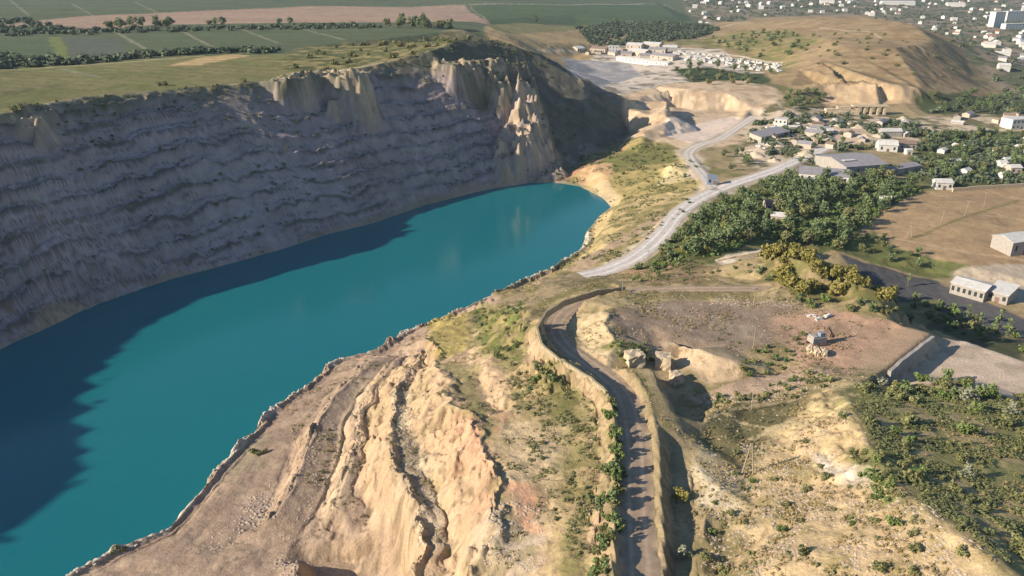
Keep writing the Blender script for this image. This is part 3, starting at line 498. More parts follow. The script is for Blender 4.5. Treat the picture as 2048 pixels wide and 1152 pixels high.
def ground_colour(x, y, z, sl, rm, wm, f, fl, f2):
    n = len(x); c = np.empty((n, 3)); c[:] = (.30, .23, .13)
    r = np.hypot(x, y)
    g = sstep(-.15, .25, fbm(x, y, 30, 4, 200))[:, None]
    c = c * (1 - g) + np.array((.16, .15, .065)) * g
    fg = sstep(1200, 2200, r)[:, None]; c = c * (1 - fg) + np.array((.12, .14, .075)) * fg
    for k, (px, col, ww, sc, a, nn, spot, sps, c2) in enumerate(PAINT):
        m = soft(wpoly(px), x, y, ww, sc, nn, k); I = np.nonzero(m > 0)[0]
        if not len(I): continue
        mm = m[I][:, None] * a; cc = np.array(col)[None, :]
        if spot:
            sp = sstep(-.18, .25, fbm(x[I], y[I], sps, 4, 300 + k, .6) + (spot - .4))[:, None]; cc = cc * (1 - sp) + np.array(c2) * sp
        c[I] = c[I] * (1 - mm) + cc * mm
    xw = fbm(x, y, 12, 2, 7) * .7
    for px, hw, col, a in TRACKS:
        q = np.array([hit(*p) for p in px]); 
        D, _ = linedist(q, xw * hw + x, y, hw * 2 + 2)
        m = ((1 - sstep(hw * .6, hw * 1.3, D)) * a)[:, None]; c = c * (1 - m) + np.array(col) * m
    # the far wall: bare grey brown rock, scrub on the benches
    tt = x * .649 + y * .76
    wc = np.array(ROCKW) * (1 + .16 * fbm(tt, z * 2.2, 22, 4, 401)[:, None]) * (1 + .16 * fbm(x, y, 4, 3, 402)[:, None])
    red = sstep(.1, .45, fbm(x, y, 70, 3, 405))[:, None]; wc = wc * (1 - .5 * red) + np.array((.26, .19, .16)) * .5 * red
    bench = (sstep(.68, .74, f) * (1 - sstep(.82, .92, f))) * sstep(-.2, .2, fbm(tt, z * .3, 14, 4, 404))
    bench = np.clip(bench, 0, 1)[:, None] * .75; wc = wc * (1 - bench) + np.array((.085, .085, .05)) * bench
    for ff, lo, sd in ((f, .68, 431), (f2, .62, 433)):  # shade under the ledges, painted as thin dark lines
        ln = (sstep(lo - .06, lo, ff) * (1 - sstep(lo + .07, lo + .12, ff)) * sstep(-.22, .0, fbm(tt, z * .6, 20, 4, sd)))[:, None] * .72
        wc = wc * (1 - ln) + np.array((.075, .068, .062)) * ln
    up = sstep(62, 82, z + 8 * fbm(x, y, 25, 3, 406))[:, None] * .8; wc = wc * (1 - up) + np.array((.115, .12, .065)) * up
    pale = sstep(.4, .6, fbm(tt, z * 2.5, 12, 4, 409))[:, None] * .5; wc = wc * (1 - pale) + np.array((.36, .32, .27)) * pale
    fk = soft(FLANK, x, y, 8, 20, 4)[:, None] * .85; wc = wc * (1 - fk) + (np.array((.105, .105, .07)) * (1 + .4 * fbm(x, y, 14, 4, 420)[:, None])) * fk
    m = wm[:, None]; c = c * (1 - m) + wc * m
    # buttress rock painted paler, sunlight put into its colour
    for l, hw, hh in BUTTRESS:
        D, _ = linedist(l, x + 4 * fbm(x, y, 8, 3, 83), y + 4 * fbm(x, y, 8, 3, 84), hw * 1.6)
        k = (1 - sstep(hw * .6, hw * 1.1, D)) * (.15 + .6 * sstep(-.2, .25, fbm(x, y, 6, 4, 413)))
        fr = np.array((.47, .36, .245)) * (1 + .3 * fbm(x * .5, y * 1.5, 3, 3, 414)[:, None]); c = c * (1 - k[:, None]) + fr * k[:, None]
    # steep cut rock shows bare and streaked
    st = sstep(.75, 1.3, sl) * (1 - wm) * (r < 700) * (1 - soft(RIDGE, x, y, 3, 10, 3))
    streak = .5 + .5 * fbm(x * .7, y * .7, 2.5, 3, 501)
    rock = np.array((.44, .31, .20))[None, :] * (.82 + .3 * streak[:, None])
    c = c * (1 - .55 * st[:, None]) + rock * .55 * st[:, None]
    fs = sstep(420, 700, r) * (z > 34); c = c * (1 + fs * (.16 * fbm(x * .12 + y * .02, y * 1.2, 22, 3, 515) + .10 * np.sin((x * .25 + y) * .42)))[:, None]
    c = c * (1 + .16 * fbm(x, y, 5, 4, 510)[:, None] + .10 * fbm(x, y, 1.6, 2, 511)[:, None])
    D, _ = linedist(np.array(berm), x + fbm(x, y, 5, 2, 66), y, 4); k = ((1 - sstep(.7, 1.8, D)) * sstep(-.35, .1, fbm(x, y, 8, 3, 67)) * .6)[:, None]; c = c * (1 - k) + np.array((.62, .57, .49)) * k
    # wet margin by the water
    wet = ((1 - sstep(.3, 1.6, z)) * (r < 800) * (x < 130))[:, None]; c = c * (1 - .35 * wet) + np.array((.34, .30, .25)) * .35 * wet
    rd = rm[:, None] * .5; c = c * (1 - rd) + np.array((.36, .27, .18)) * rd
    bl = np.abs(vn(x / 3.4 + .4 * fbm(x, y, 3, 2, 17), y / 4.6, 18) * 2 - 1) + .5 * np.abs(vn(x / 1.5, y / 1.9, 19) * 2 - 1)
    ck = ((1 - sstep(.12, .34, bl)) * sstep(.3, .7, sl) * (r < 420))[:, None] * .6; c = c * (1 - ck) + np.array((.15, .105, .065)) * ck
    sp = (sstep(.42, .6, fbm(x, y, 1.5, 2, 531)) * (r < 420) * sstep(.12, .3, sl) * (1 - wm))[:, None] * .5; c = c * (1 - sp) + np.array((.14, .11, .06)) * sp
    # cracks in the cut faces
    ck = (sstep(.45, .9, sl) * (r < 420) * sstep(.1, .5, -ridged(x, y, 5.5, 3, 14)))[:, None] * .45; c = c * (1 - ck) + np.array((.20, .145, .09)) * ck
    c[:, 2] *= 1.0
    return np.clip(c, .01, .8)

# ------------------------------------------------------------------ ground sheets
def struct(o): o['kind'] = 'structure'; return o
def add_mesh(name, verts, faces4, mats, cols=None, smooth=True, parent=None, matidx=None):
    me = bpy.data.meshes.new(name); nv, nf = len(verts), len(faces4); k = faces4.shape[1]
    me.vertices.add(nv); me.vertices.foreach_set('co', np.ascontiguousarray(verts, dtype=np.float32).ravel())
    me.loops.add(nf * k); me.loops.foreach_set('vertex_index', np.ascontiguousarray(faces4, dtype=np.int32).ravel())
    me.polygons.add(nf); me.polygons.foreach_set('loop_start', np.arange(0, nf * k, k, dtype=np.int32))
    me.polygons.foreach_set('use_smooth', np.full(nf, smooth)) 
    if matidx is not None: me.polygons.foreach_set('material_index', np.ascontiguousarray(matidx, dtype=np.int32))
    if cols is not None:
        at = me.color_attributes.new('Col', 'FLOAT_COLOR', 'POINT')
        at.data.foreach_set('color', np.ascontiguousarray(np.c_[cols, np.ones(nv)], dtype=np.float32).ravel())
    me.update(calc_edges=True)
    for m in (mats if isinstance(mats, (list, tuple)) else [mats]): me.materials.append(m)
    o = bpy.data.objects.new(name, me); COL.objects.link(o)
    if parent: o.parent = parent
    return o
QUAL = 1.0
az = np.concatenate([np.arange(-180, -46, 1.5), np.linspace(-46, 46, int(920 * QUAL)), np.arange(47.5, 180.1, 1.5)])
def steps(a, b, s): return list(np.arange(a, b, s / QUAL))
rr = np.array([3, 15, 30, 45, 60, 72, 82, 90, 96] + steps(100, 250, .5) + steps(250, 720, .85) + steps(720, 1200, 2.2) + steps(1200, 2600, 9) + list(np.geomspace(2600, 8500, 30)))
A, RR = np.meshgrid(np.radians(az), rr); X = (RR * np.sin(A)).ravel(); Y = (RR * np.cos(A)).ravel()
Z, *INFO = height(X, Y, True)
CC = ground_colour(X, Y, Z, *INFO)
na, nr_ = len(az), len(rr)
I = np.arange(na * nr_).reshape(nr_, na)
F = np.stack([I[:-1, :-1], I[:-1, 1:], I[1:, 1:], I[1:, :-1]], -1).reshape(-1, 4)[:, ::-1]
V = np.c_[X, Y, Z]
fx = X[F].mean(1); fy = Y[F].mean(1); fr = np.hypot(fx, fy)
under = (Z[F].max(1) < -4)
lab = np.zeros(len(F), int)
lab[inpoly(WALL, fx, fy)] = 1
lab[inpoly(TERR, fx, fy) & (lab == 0)] = 2
lab[inpoly(HILL, fx, fy)] = 3
lab[(lab == 0) & (fy > 130 * 0 + 380) & (fx < 0.18 * fy - 60) & (Z[F].mean(1) > 36)] = 4
for k, nm in enumerate(('ground', 'quarry_wall', 'quarry_terraces', 'hill', 'farmland')):
    m = (lab == k); ff = F[m]; u, inv = np.unique(ff, return_inverse=True)
    struct(add_mesh(nm, V[u], inv.reshape(-1, 4), MG, CC[u], nm != 'quarry_terraces'))
del X, Y, Z, INFO, CC, F, V
# ------------------------------------------------------------------ water
m, nt, b = mat('turquoise_water', .12)
tc = nt.nodes.new('ShaderNodeTexCoord'); n = nt.nodes.new('ShaderNodeTexNoise'); n.inputs['Scale'].default_value = .012; n.inputs['Detail'].default_value = 2
nt.links.new(tc.outputs['Object'], n.inputs['Vector'])
mx = nt.nodes.new('ShaderNodeMix'); mx.data_type = 'RGBA'; mx.inputs[6].default_value = (.006, .120, .152, 1); mx.inputs[7].default_value = (.008, .138, .155, 1)
nt.links.new(n.outputs['Fac'], mx.inputs[0]); nt.links.new(mx.outputs[2], b.inputs['Base Color'])
n2 = nt.nodes.new('ShaderNodeTexNoise'); n2.inputs['Scale'].default_value = .5; n2.inputs['Detail'].default_value = 3; nt.links.new(tc.outputs['Object'], n2.inputs['Vector'])
bp = nt.nodes.new('ShaderNodeBump'); bp.inputs['Distance'].default_value = .04; nt.links.new(n2.outputs['Fac'], bp.inputs['Height']); nt.links.new(bp.outputs[0], b.inputs['Normal'])
b.inputs['IOR'].default_value = 1.33; b.inputs['Specular IOR Level'].default_value = .4
lake = struct(add_mesh('lake', np.array([(-330, 40, 0), (120, 40, 0), (120, 640, 0), (-330, 640, 0)]), np.array([[0, 1, 2, 3]]), m))
# ------------------------------------------------------------------ roads
def road_mat(name, c1, c2, cs):
    m, nt, b = mat(name, .95); a = nt.nodes.new('ShaderNodeAttribute'); a.attribute_name = 'Col'
    o, n = noise_mul(nt, a.outputs['Color'], .5, .8, 1.2, 5); nt.links.new(o, b.inputs['Base Color']); return m
def road(name, q, hw, c_mid, c_edge, ruts=True):
    q = np.array(q); q = np.concatenate([np.linspace(a, b, 5)[:-1] for a, b in zip(q[:-1], q[1:])] + [q[-1:]])
    t = np.gradient(q[:, :2], axis=0); t /= np.hypot(t[:, 0], t[:, 1])[:, None] + 1e-9
    nn = np.c_[-t[:, 1], t[:, 0]]; offs = np.linspace(-1, 1, 11); VV = []; CL = []
    s = np.arange(len(q)) * 1.0
    for k, o_ in enumerate(offs):
        ww = hw * o_ * (1 + (.12 * fbm(s, s * 0 + k // 6 * 9, 5, 3, 5) if abs(o_) > .9 else 0))
        xy = q[:, :2] + nn * np.broadcast_to(ww, (len(q),))[:, None]
        z = base(xy[:, 0], xy[:, 1]); d = .02 if abs(o_) > .95 else .16
        VV.append(np.c_[xy, z + d])
        rut = ruts and (abs(abs(o_) - .4) < .15)
        cc = np.array(c_edge if abs(o_) > .9 else c_mid) * (1.25 if rut else .9)
        CL.append(cc[None, :] * (1 + .12 * fbm(s, s * 0 + k * 3, 4, 3, 8)[:, None]))
    VV = np.stack(VV, 1).reshape(-1, 3); CL = np.stack(CL, 1).reshape(-1, 3); m_ = len(offs)
    J = np.arange(len(q) * m_).reshape(len(q), m_)
    f = np.stack([J[:-1, :-1], J[1:, :-1], J[1:, 1:], J[:-1, 1:]], -1).reshape(-1, 4)[:, ::-1]
    return struct(add_mesh(name, VV, f, MROAD, CL))
MROAD = road_mat('packed_gravel', 0, 0, 0)
road('gravel_road', RW, 5.2, (.56, .51, .47), (.42, .34, .25)); road('quarry_track', RW2, 4.2, (.52, .46, .40), (.42, .34, .25)); road('dirt_road', RB, 3.5, (.33, .245, .175), (.34, .26, .16))

# ------------------------------------------------------------------ things: helpers
def tag(o, label, cat, group=None):
    o['label'] = label; o['category'] = cat
    if group: o['group'] = group
    return o
def stuff(o, label, cat): tag(o, label, cat); o['kind'] = 'stuff'; return o
def empty(name, loc, rz=0, s=1):
    o = bpy.data.objects.new(name, None); COL.objects.link(o); o.location = loc; o.rotation_euler = (0, 0, rz); o.scale = (s, s, s); o.empty_display_size = .5
    return o
def copy_tree(o, loc, rz, s):
    c = o.copy(); COL.objects.link(c); c.location = loc; c.rotation_euler = (0, 0, rz); c.scale = s
    for ch in o.children:
        d = ch.copy(); COL.objects.link(d); d.parent = c
    return c
def bm_obj(name, bm, m, parent=None, loc=None, rz=0, smooth=False):
    me = bpy.data.meshes.new(name); bm.to_mesh(me); bm.free()
    for k in (m if isinstance(m, (list, tuple)) else [m]): me.materials.append(k)
    if smooth: me.polygons.foreach_set('use_smooth', [True] * len(me.polygons))
    o = bpy.data.objects.new(name, me); COL.objects.link(o)
    if parent: o.parent = parent
    if loc is not None: o.location = loc; o.rotation_euler = (0, 0, rz)
    return o
def box(bm, x0, x1, y0, y1, z0, z1, mi=0):
    v = [bm.verts.new(p) for p in ((x0, y0, z0), (x1, y0, z0), (x1, y1, z0), (x0, y1, z0), (x0, y0, z1), (x1, y0, z1), (x1, y1, z1), (x0, y1, z1))]
    for f in ((3, 2, 1, 0), (4, 5, 6, 7), (0, 1, 5, 4), (1, 2, 6, 5), (2, 3, 7, 6), (3, 0, 4, 7)):
        bm.faces.new([v[i] for i in f]).material_index = mi
def tube(bm, a, b, r0, r1, n=6):
    a = Vector(a); b = Vector(b); d = (b - a).normalized(); u = d.orthogonal().normalized(); w_ = d.cross(u)
    ra = [bm.verts.new(a + (u * math.cos(t) + w_ * math.sin(t)) * r0) for t in [2 * math.pi * i / n for i in range(n)]]
    rb = [bm.verts.new(b + (u * math.cos(t) + w_ * math.sin(t)) * r1) for t in [2 * math.pi * i / n for i in range(n)]]
    for i in range(n): bm.faces.new((ra[i], ra[(i + 1) % n], rb[(i + 1) % n], rb[i]))
    bm.faces.new(rb); bm.faces.new(ra[::-1])
# ------------------------------------------------------------------ leaves
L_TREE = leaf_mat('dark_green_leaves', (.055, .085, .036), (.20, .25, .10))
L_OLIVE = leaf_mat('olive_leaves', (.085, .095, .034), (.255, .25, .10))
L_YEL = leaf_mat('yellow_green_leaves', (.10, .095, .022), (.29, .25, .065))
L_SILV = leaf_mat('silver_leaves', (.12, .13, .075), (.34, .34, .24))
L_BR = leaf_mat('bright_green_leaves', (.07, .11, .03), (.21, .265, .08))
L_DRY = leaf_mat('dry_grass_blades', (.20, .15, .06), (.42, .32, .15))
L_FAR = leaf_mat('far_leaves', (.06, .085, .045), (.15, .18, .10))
BARK = simple_mat('bark', (.13, .10, .07), .95, 3)
def leaf_arrays(clumps, nleaf, leaf, rs, up=.3):
    """leaf cards round each clump centre; returns verts, quads, tint"""
    vs, ts = [], []
    for (cx, cy, cz, cr, tint) in clumps:
        d = rs.normal(size=(nleaf, 3)); d /= np.linalg.norm(d, axis=1)[:, None]
        p = np.array((cx, cy, cz)) + d * (cr * rs.uniform(.55, 1.05, (nleaf, 1))) * np.array((1, 1, .85))
        nrm = d + rs.normal(size=(nleaf, 3)) * .55 + np.array((0, 0, up)); nrm /= np.linalg.norm(nrm, axis=1)[:, None]
        a = np.cross(nrm, rs.normal(size=(nleaf, 3))); a /= np.linalg.norm(a, axis=1)[:, None] + 1e-9; b_ = np.cross(nrm, a)
        s = leaf * rs.uniform(.6, 1.3, (nleaf, 1)); l = s * rs.uniform(.5, .9, (nleaf, 1))
        vs.append(np.stack([p - a * s - b_ * l * .3, p + a * s * .3 - b_ * l, p + a * s + b_ * l * .3, p - a * s * .3 + b_ * l], 1))
        ts.append(np.repeat(np.clip(tint + rs.uniform(-.22, .22, nleaf), 0, 1), 4))
    v = np.concatenate(vs).reshape(-1, 3)
    return v, np.arange(len(v)).reshape(-1, 4), np.concatenate(ts)
def leaf_obj(name, arr, m, parent=None):
    v, f, t = arr; o = add_mesh(name, v, f, m, None, False, parent)
    at = o.data.color_attributes.new('Tint', 'FLOAT_COLOR', 'POINT')
    at.data.foreach_set('color', np.ascontiguousarray(np.c_[t, t, t, np.ones(len(t))], dtype=np.float32).ravel())
    return o
def crown(H, W, n, rs, z0=.35, flat=1.):
    c = []
    for i in range(n):
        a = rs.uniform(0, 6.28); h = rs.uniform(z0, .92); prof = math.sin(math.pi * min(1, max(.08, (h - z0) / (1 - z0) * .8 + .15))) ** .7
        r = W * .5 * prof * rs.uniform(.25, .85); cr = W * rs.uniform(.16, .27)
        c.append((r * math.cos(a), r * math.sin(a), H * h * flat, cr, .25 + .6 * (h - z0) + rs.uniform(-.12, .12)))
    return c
def tree_proto(name, H, W, m, seed, n=13, nleaf=34, leaf=.42, z0=.32):
    rs = np.random.RandomState(seed); root = empty(name, (0, 0, -500))
    cl = crown(H, W, n, rs, z0); leaf_obj('crown', leaf_arrays(cl, nleaf, leaf, rs), m, root)
    bm = bmesh.new(); tube(bm, (0, 0, -.6), (.1, .05, H * .45), H * .03, H * .018)
    for c in cl[:5]: tube(bm, (.07, .03, H * .34), (c[0] * .8, c[1] * .8, c[2] * .95), H * .012, H * .005, 4)
    bm_obj('trunk', bm, BARK, root); return root
def bush_proto(name, H, W, m, seed, n=9, nleaf=34, leaf=.3):
    rs = np.random.RandomState(seed); o = leaf_obj(name, leaf_arrays(crown(H, W, n, rs, .12), nleaf, leaf, rs), m); o.location = (0, 0, -500); return o
PROTO_USED = set()
def place(proto, x, y, s, label, cat, group=None, sz=None, name=None):
    z = H1(x, y) - .08; s3 = (s * random.uniform(.9, 1.1), s * random.uniform(.9, 1.1), sz or s * random.uniform(.85, 1.15)); rz = random.uniform(0, 6.28)
    if proto.name not in PROTO_USED:
        PROTO_USED.add(proto.name); o = proto; o.location = (x, y, z); o.rotation_euler = (0, 0, rz); o.scale = s3
    else: o = copy_tree(proto, (x, y, z), rz, s3)
    if name: o.name = name
    return tag(o, label, cat, group)
def sample(px, n, dmin, tries=40):
    q = np.array(wpoly(px)); x0, y0 = q.min(0); x1, y1 = q.max(0); out = []
    for _ in range(n * tries):
        if len(out) >= n: break
        p = (random.uniform(x0, x1), random.uniform(y0, y1))
        if not inpoly(q, np.array([p[0]]), np.array([p[1]]))[0]: continue
        if any((p[0] - a) ** 2 + (p[1] - b) ** 2 < dmin * dmin for a, b in out): continue
        out.append(p)
    return out
def spots(px, n): return [hit(*p) for p in px]
# ------------------------------------------------------------------ trees and bushes
hillp = [(1480, 880), (1700, 830), (1740, 920), (1990, 1130), (2050, 1300), (1420, 1300), (1400, 1080)]
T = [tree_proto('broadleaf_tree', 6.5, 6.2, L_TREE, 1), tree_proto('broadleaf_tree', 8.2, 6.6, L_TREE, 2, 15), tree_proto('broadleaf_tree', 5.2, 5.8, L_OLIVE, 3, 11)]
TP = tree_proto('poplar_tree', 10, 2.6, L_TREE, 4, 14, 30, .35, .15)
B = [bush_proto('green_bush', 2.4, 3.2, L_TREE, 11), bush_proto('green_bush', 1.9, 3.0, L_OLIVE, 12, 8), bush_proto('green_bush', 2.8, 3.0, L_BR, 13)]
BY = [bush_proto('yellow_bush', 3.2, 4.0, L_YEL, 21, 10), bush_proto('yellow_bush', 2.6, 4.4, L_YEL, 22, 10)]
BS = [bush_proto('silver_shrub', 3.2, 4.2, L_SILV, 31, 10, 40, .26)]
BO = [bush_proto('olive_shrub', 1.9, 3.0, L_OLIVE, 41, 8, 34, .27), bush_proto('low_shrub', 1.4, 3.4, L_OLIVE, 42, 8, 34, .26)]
wood = [(1350, 520), (1385, 455), (1440, 405), (1500, 385), (1580, 362), (1690, 362), (1760, 352), (1850, 378), (1800, 405), (1740, 440), (1705, 470), (1690, 500), (1620, 495), (1520, 478), (1430, 515)]
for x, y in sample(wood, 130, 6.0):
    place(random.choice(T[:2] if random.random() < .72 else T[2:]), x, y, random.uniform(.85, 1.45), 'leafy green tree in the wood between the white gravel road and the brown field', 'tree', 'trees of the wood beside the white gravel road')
for x, y in sample([(1350, 520), (1385, 470), (1480, 440), (1520, 470), (1430, 515)], 16, 5): place(random.choice(BY), x, y, random.uniform(.9, 1.4), 'yellow green bush in the near left corner of the wood', 'bush', 'yellow bushes in the corner of the wood')
for x, y in sample([(1690, 480), (1740, 455), (1790, 495), (1900, 528), (1890, 545), (1780, 522), (1700, 500)], 14, 5):
    place(random.choice(T), x, y, random.uniform(.5, .85), 'low green tree on the grassy bank between the shaded valley and the brown field', 'tree', 'trees on the bank above the shaded valley')
for x, y in sample([(1850, 268), (2060, 266), (2060, 362), (1920, 370), (1860, 360), (1840, 320)], 60, 8):
    place(random.choice(T), x, y, random.uniform(.8, 1.25), 'green garden tree among the small houses behind the brown field', 'tree', 'garden trees behind the brown field')
for x, y in sample([(1845, 200), (1950, 190), (2060, 185), (2060, 225), (1900, 228), (1840, 225)], 24, 11):
    place(random.choice(T), x, y, random.uniform(.9, 1.4), 'dark green tree at the foot of the tan hill on the right', 'tree', 'trees at the foot of the tan hill')
for x, y in sample([(1570, 190), (1650, 190), (1650, 212), (1580, 220)], 16, 7):
    place(random.choice(T), x, y, random.uniform(.8, 1.1), 'green tree left of the pale cliff of the tan hill', 'tree', 'trees left of the hill cliff')
for x, y in sample([(1350, 140), (1430, 133), (1560, 152), (1500, 178), (1400, 170), (1345, 160)], 22, 12):
    place(random.choice(T), x, y, random.uniform(1.0, 1.6), 'dark tree between the stone yard and the pale quarry pit', 'tree', 'trees between stone yard and quarry pit')
for x, y in sample([(1640, 265), (1760, 285), (1790, 300), (1740, 300), (1660, 320), (1590, 345), (1570, 330), (1620, 295)], 14, 7) + sample([(1440, 300), (1500, 285), (1520, 310), (1490, 350), (1450, 358)], 8, 5):
    place(random.choice(T), x, y, random.uniform(.6, 1.0), 'green tree among the pale sheds and tracks of the stone works', 'tree', 'trees among the stone works')
for x, y in sample([(770, 56), (800, 46), (860, 50), (935, 62), (900, 66), (820, 62)], 22, 9):
    place(random.choice(T), x, y, random.uniform(1.4, 2.1), 'large dark tree in the clump at the edge of the pink field', 'tree', 'dark trees in the clump by the pink field')
for x, y in sample([(200, 60), (240, 50), (352, 48), (362, 57), (250, 63)], 14, 12) + spots([(420, 54), (432, 52), (445, 54), (560, 52), (580, 50), (1230, 47), (1070, 47)], 0):
    place(random.choice(T), x, y, random.uniform(1.3, 1.9), 'dark round tree in the line along the near edge of the pink field', 'tree', 'dark trees lining the pink field')
yel = [(1520, 530), (1545, 508), (1590, 498), (1640, 528), (1700, 548), (1760, 582), (1795, 606), (1770, 615), (1680, 605), (1600, 590), (1555, 560)]
for x, y in sample(yel, 190, 2.0):
    place(random.choice(BY), x, y, random.uniform(1.1, 1.9), 'yellow green bush on the ridge above the shaded valley', 'bush', 'yellow bushes on the ridge')
for x, y in spots([(1520, 545), (1540, 560), (1600, 605), (1620, 615), (1720, 612), (1745, 625), (1700, 622), (1770, 628), (1650, 605), (1790, 625), (1820, 640)], 0):
    place(random.choice(B), x, y, random.uniform(.9, 1.4), 'dark green bush along the rim of the reddish work yard', 'bush', 'dark bushes on the rim of the work yard')
rb = [(1222, 805), (1228, 822), (1218, 840), (1226, 858), (1232, 875), (1238, 890), (1232, 905), (1238, 922), (1225, 940), (1215, 950), (1232, 962), (1238, 985), (1226, 1000), (1212, 1012), (1205, 1030), (1222, 1040), (1205, 1055), (1200, 1075), (1222, 1075), (1210, 1095), (1196, 1110), (1215, 1125), (1195, 1138), (1210, 1150), (1185, 1160), (1238, 1010), (1240, 950), (1236, 1060)]
rb += [(a + random.uniform(-9, 6), b + random.uniform(-8, 8)) for a, b in rb[6:]]
for x, y in spots(rb, 0):
    place(random.choice(B), x, y, random.uniform(.45, 1.1), 'dense green bush on the left verge of the foreground dirt road', 'bush', 'bushes on the left verge of the dirt road')
o = place(BY[0], *hit(1360, 1002), .85, 'single yellow bush growing in the dark trench beside the dirt road', 'bush')
o = place(BS[0], *hit(1368, 1118), .8, 'grey green shrub at the near end of the dark trench', 'shrub', name='silver_shrub')
for p, s, l in (((1757, 772), 1.15, 'large silver shrub at the near end of the retaining wall'), ((1935, 808), 1.2, 'tall silver shrub below the pale yard, right of the slope'), ((1930, 955), .8, 'round silver shrub standing alone in the olive scrub'), ((2020, 830), 1.1, 'silver shrub by the right picture edge under the pale yard')):
    place(BS[0], *hit(*p), s, l, 'shrub', name='silver_shrub')
scr = [(1700, 785), (1760, 765), (1880, 765), (2100, 810), (2150, 1050), (2080, 1170), (1990, 1115), (1850, 1010), (1765, 930), (1725, 850)]
for x, y in sample(scr, 125, 2.6):
    place(random.choice(BO + BO + B[2:]), x, y, random.choice((.3, .4, .5, .65, .85, 1.2)) * random.uniform(.8, 1.15), 'olive green shrub in the scrub behind the sandy slope, below the pale yard', 'shrub', 'shrubs of the scrub below the pale yard')
for x, y in sample([(1690, 765), (1880, 752), (2030, 790), (2100, 810), (2060, 825), (1900, 800), (1760, 790)], 26, 2.6):
    place(random.choice(B), x, y, random.uniform(.9, 1.4), 'dark bush along the near side of the pale yard', 'bush', 'dark bushes along the pale yard')
for x, y in sample([(1480, 880), (1700, 830), (1740, 920), (1990, 1130), (2050, 1300), (1420, 1300), (1400, 1080)], 46, 3.2):
    place(random.choice(BO + B[1:]), x, y, random.uniform(.3, .75), 'small shrub scattered on the sandy slope right of the trench', 'shrub', 'small shrubs on the sandy slope')
for x, y in sample([(1700, 890), (1740, 900), (1790, 960), (1810, 1000), (1760, 1000), (1715, 950)], 16, 1.8):
    place(random.choice((B[2], BO[1])), x, y, random.uniform(.45, .8), 'bright green shrub in the hollow under the sandy crest', 'shrub', 'bright shrubs in the hollow under the crest')
for x, y in sample([(1500, 700), (1560, 690), (1600, 720), (1580, 745), (1500, 760), (1480, 740)], 14, 2.2) + spots([(1590, 680), (1605, 672), (1600, 690)], 0):
    place(random.choice(BO + B), x, y, random.uniform(.5, .9), 'olive bush beside the machines on the reddish yard', 'bush', 'bushes on the reddish yard')
for x, y in sample([(1400, 800), (1480, 785), (1640, 745), (1680, 770), (1600, 798), (1500, 805), (1430, 822)], 30, 2):
    place(random.choice(BO + B), x, y, random.uniform(.4, .85), 'low shrub on the bank below the pale track across the yard', 'shrub', 'shrubs on the bank below the pale track')
for x, y in sample([(950, 625), (1040, 612), (1055, 660), (1040, 740), (1000, 730), (960, 680)], 40, 2.2):
    place(random.choice(B + BO), x, y, random.uniform(.35, .8), 'green shrub on the slope left of the road bend', 'shrub', 'green shrubs left of the road bend')
for x, y in sample([(1050, 740), (1120, 730), (1190, 800), (1195, 1000), (1150, 1150), (1080, 1150), (1110, 950), (1030, 850), (980, 780)], 38, 2.6):
    place(random.choice(BO + B[:2]), x, y, random.uniform(.2, .6), 'small shrub on the slope between the terraces and the dirt road', 'shrub', 'shrubs between terraces and dirt road')
for x, y in spots([(1075, 745), (1085, 755), (1095, 765), (1070, 765), (1105, 772), (1060, 785)], 0):
    place(random.choice(B), x, y, random.uniform(.7, 1.), 'dark bush just below the stone wall of the road bend', 'bush', 'dark bushes below the bend wall')
for x, y in sample([(1215, 690), (1290, 690), (1320, 730), (1250, 730)], 24, 1.8):
    place(random.choice((B[2], B[2], BO[0])), x, y, random.uniform(.35, .7), 'green bush on the bank inside the road bend', 'bush', 'bushes inside the road bend')
for p, s in (((505, 905), .9), ((518, 910), .7), ((532, 906), .6)): place(B[1], *hit(*p), s, 'dark shrub alone on the bare shelf above the water', 'shrub', 'shrubs on the bare shelf')
for p, s in (((232, 1098), .6), ((242, 1102), .5), ((225, 1106), .5), ((250, 1096), .45)): place(BO[0], *hit(*p), s, 'low olive shrub on the rocky lip at the water, bottom left', 'shrub', 'shrubs on the rocky lip')
for x, y in spots([(655, 880), (658, 905), (650, 925), (645, 945), (660, 860), (640, 960)], 0): place(BO[0], x, y, random.uniform(.3, .5), 'olive shrub in the gully between the two rubble berms', 'shrub', 'shrubs between the rubble berms')
for x, y in sample([(1240, 560), (1330, 525), (1500, 520), (1520, 545), (1400, 560), (1280, 575)], 40, 2.6):
    place(random.choice(BO + B), x, y, random.uniform(.4, .9), 'bush on the rough ground between the bend and the white road', 'bush', 'bushes between bend and white road')
for x, y in sample([(1150, 540), (1330, 425), (1390, 395), (1400, 402), (1300, 480), (1230, 520)], 26, 3):
    place(random.choice(BO), x, y, random.uniform(.4, .9), 'shrub on the bank between the lake and the white gravel road', 'shrub', 'shrubs between lake and white road')
for x, y in sample([(1150, 335), (1250, 295), (1350, 290), (1390, 320), (1420, 350), (1300, 390), (1240, 400), (1230, 340)], 30, 4):
    place(random.choice(BO + B), x, y, random.uniform(.5, 1.1), 'shrub on the grassy mound at the far end of the lake', 'shrub', 'shrubs on the mound at the lake end')
for x, y in sample([(570, 150), (600, 98), (700, 88), (800, 84), (900, 78), (955, 84), (900, 112), (780, 128), (680, 140)], 70, 4.5):
    place(random.choice(BO), x, y, random.uniform(.9, 2.3), 'bush on the scrubby rim above the shaded quarry wall', 'bush', 'bushes on the rim above the shaded wall')
for x, y in spots([(30, 222), (42, 220), (75, 213), (320, 171), (330, 171), (490, 164)], 0): place(BO[0], x, y, 1.3, 'dark bush alone on the grassy rim of the left quarry wall', 'bush', 'single bushes on the grassy rim')
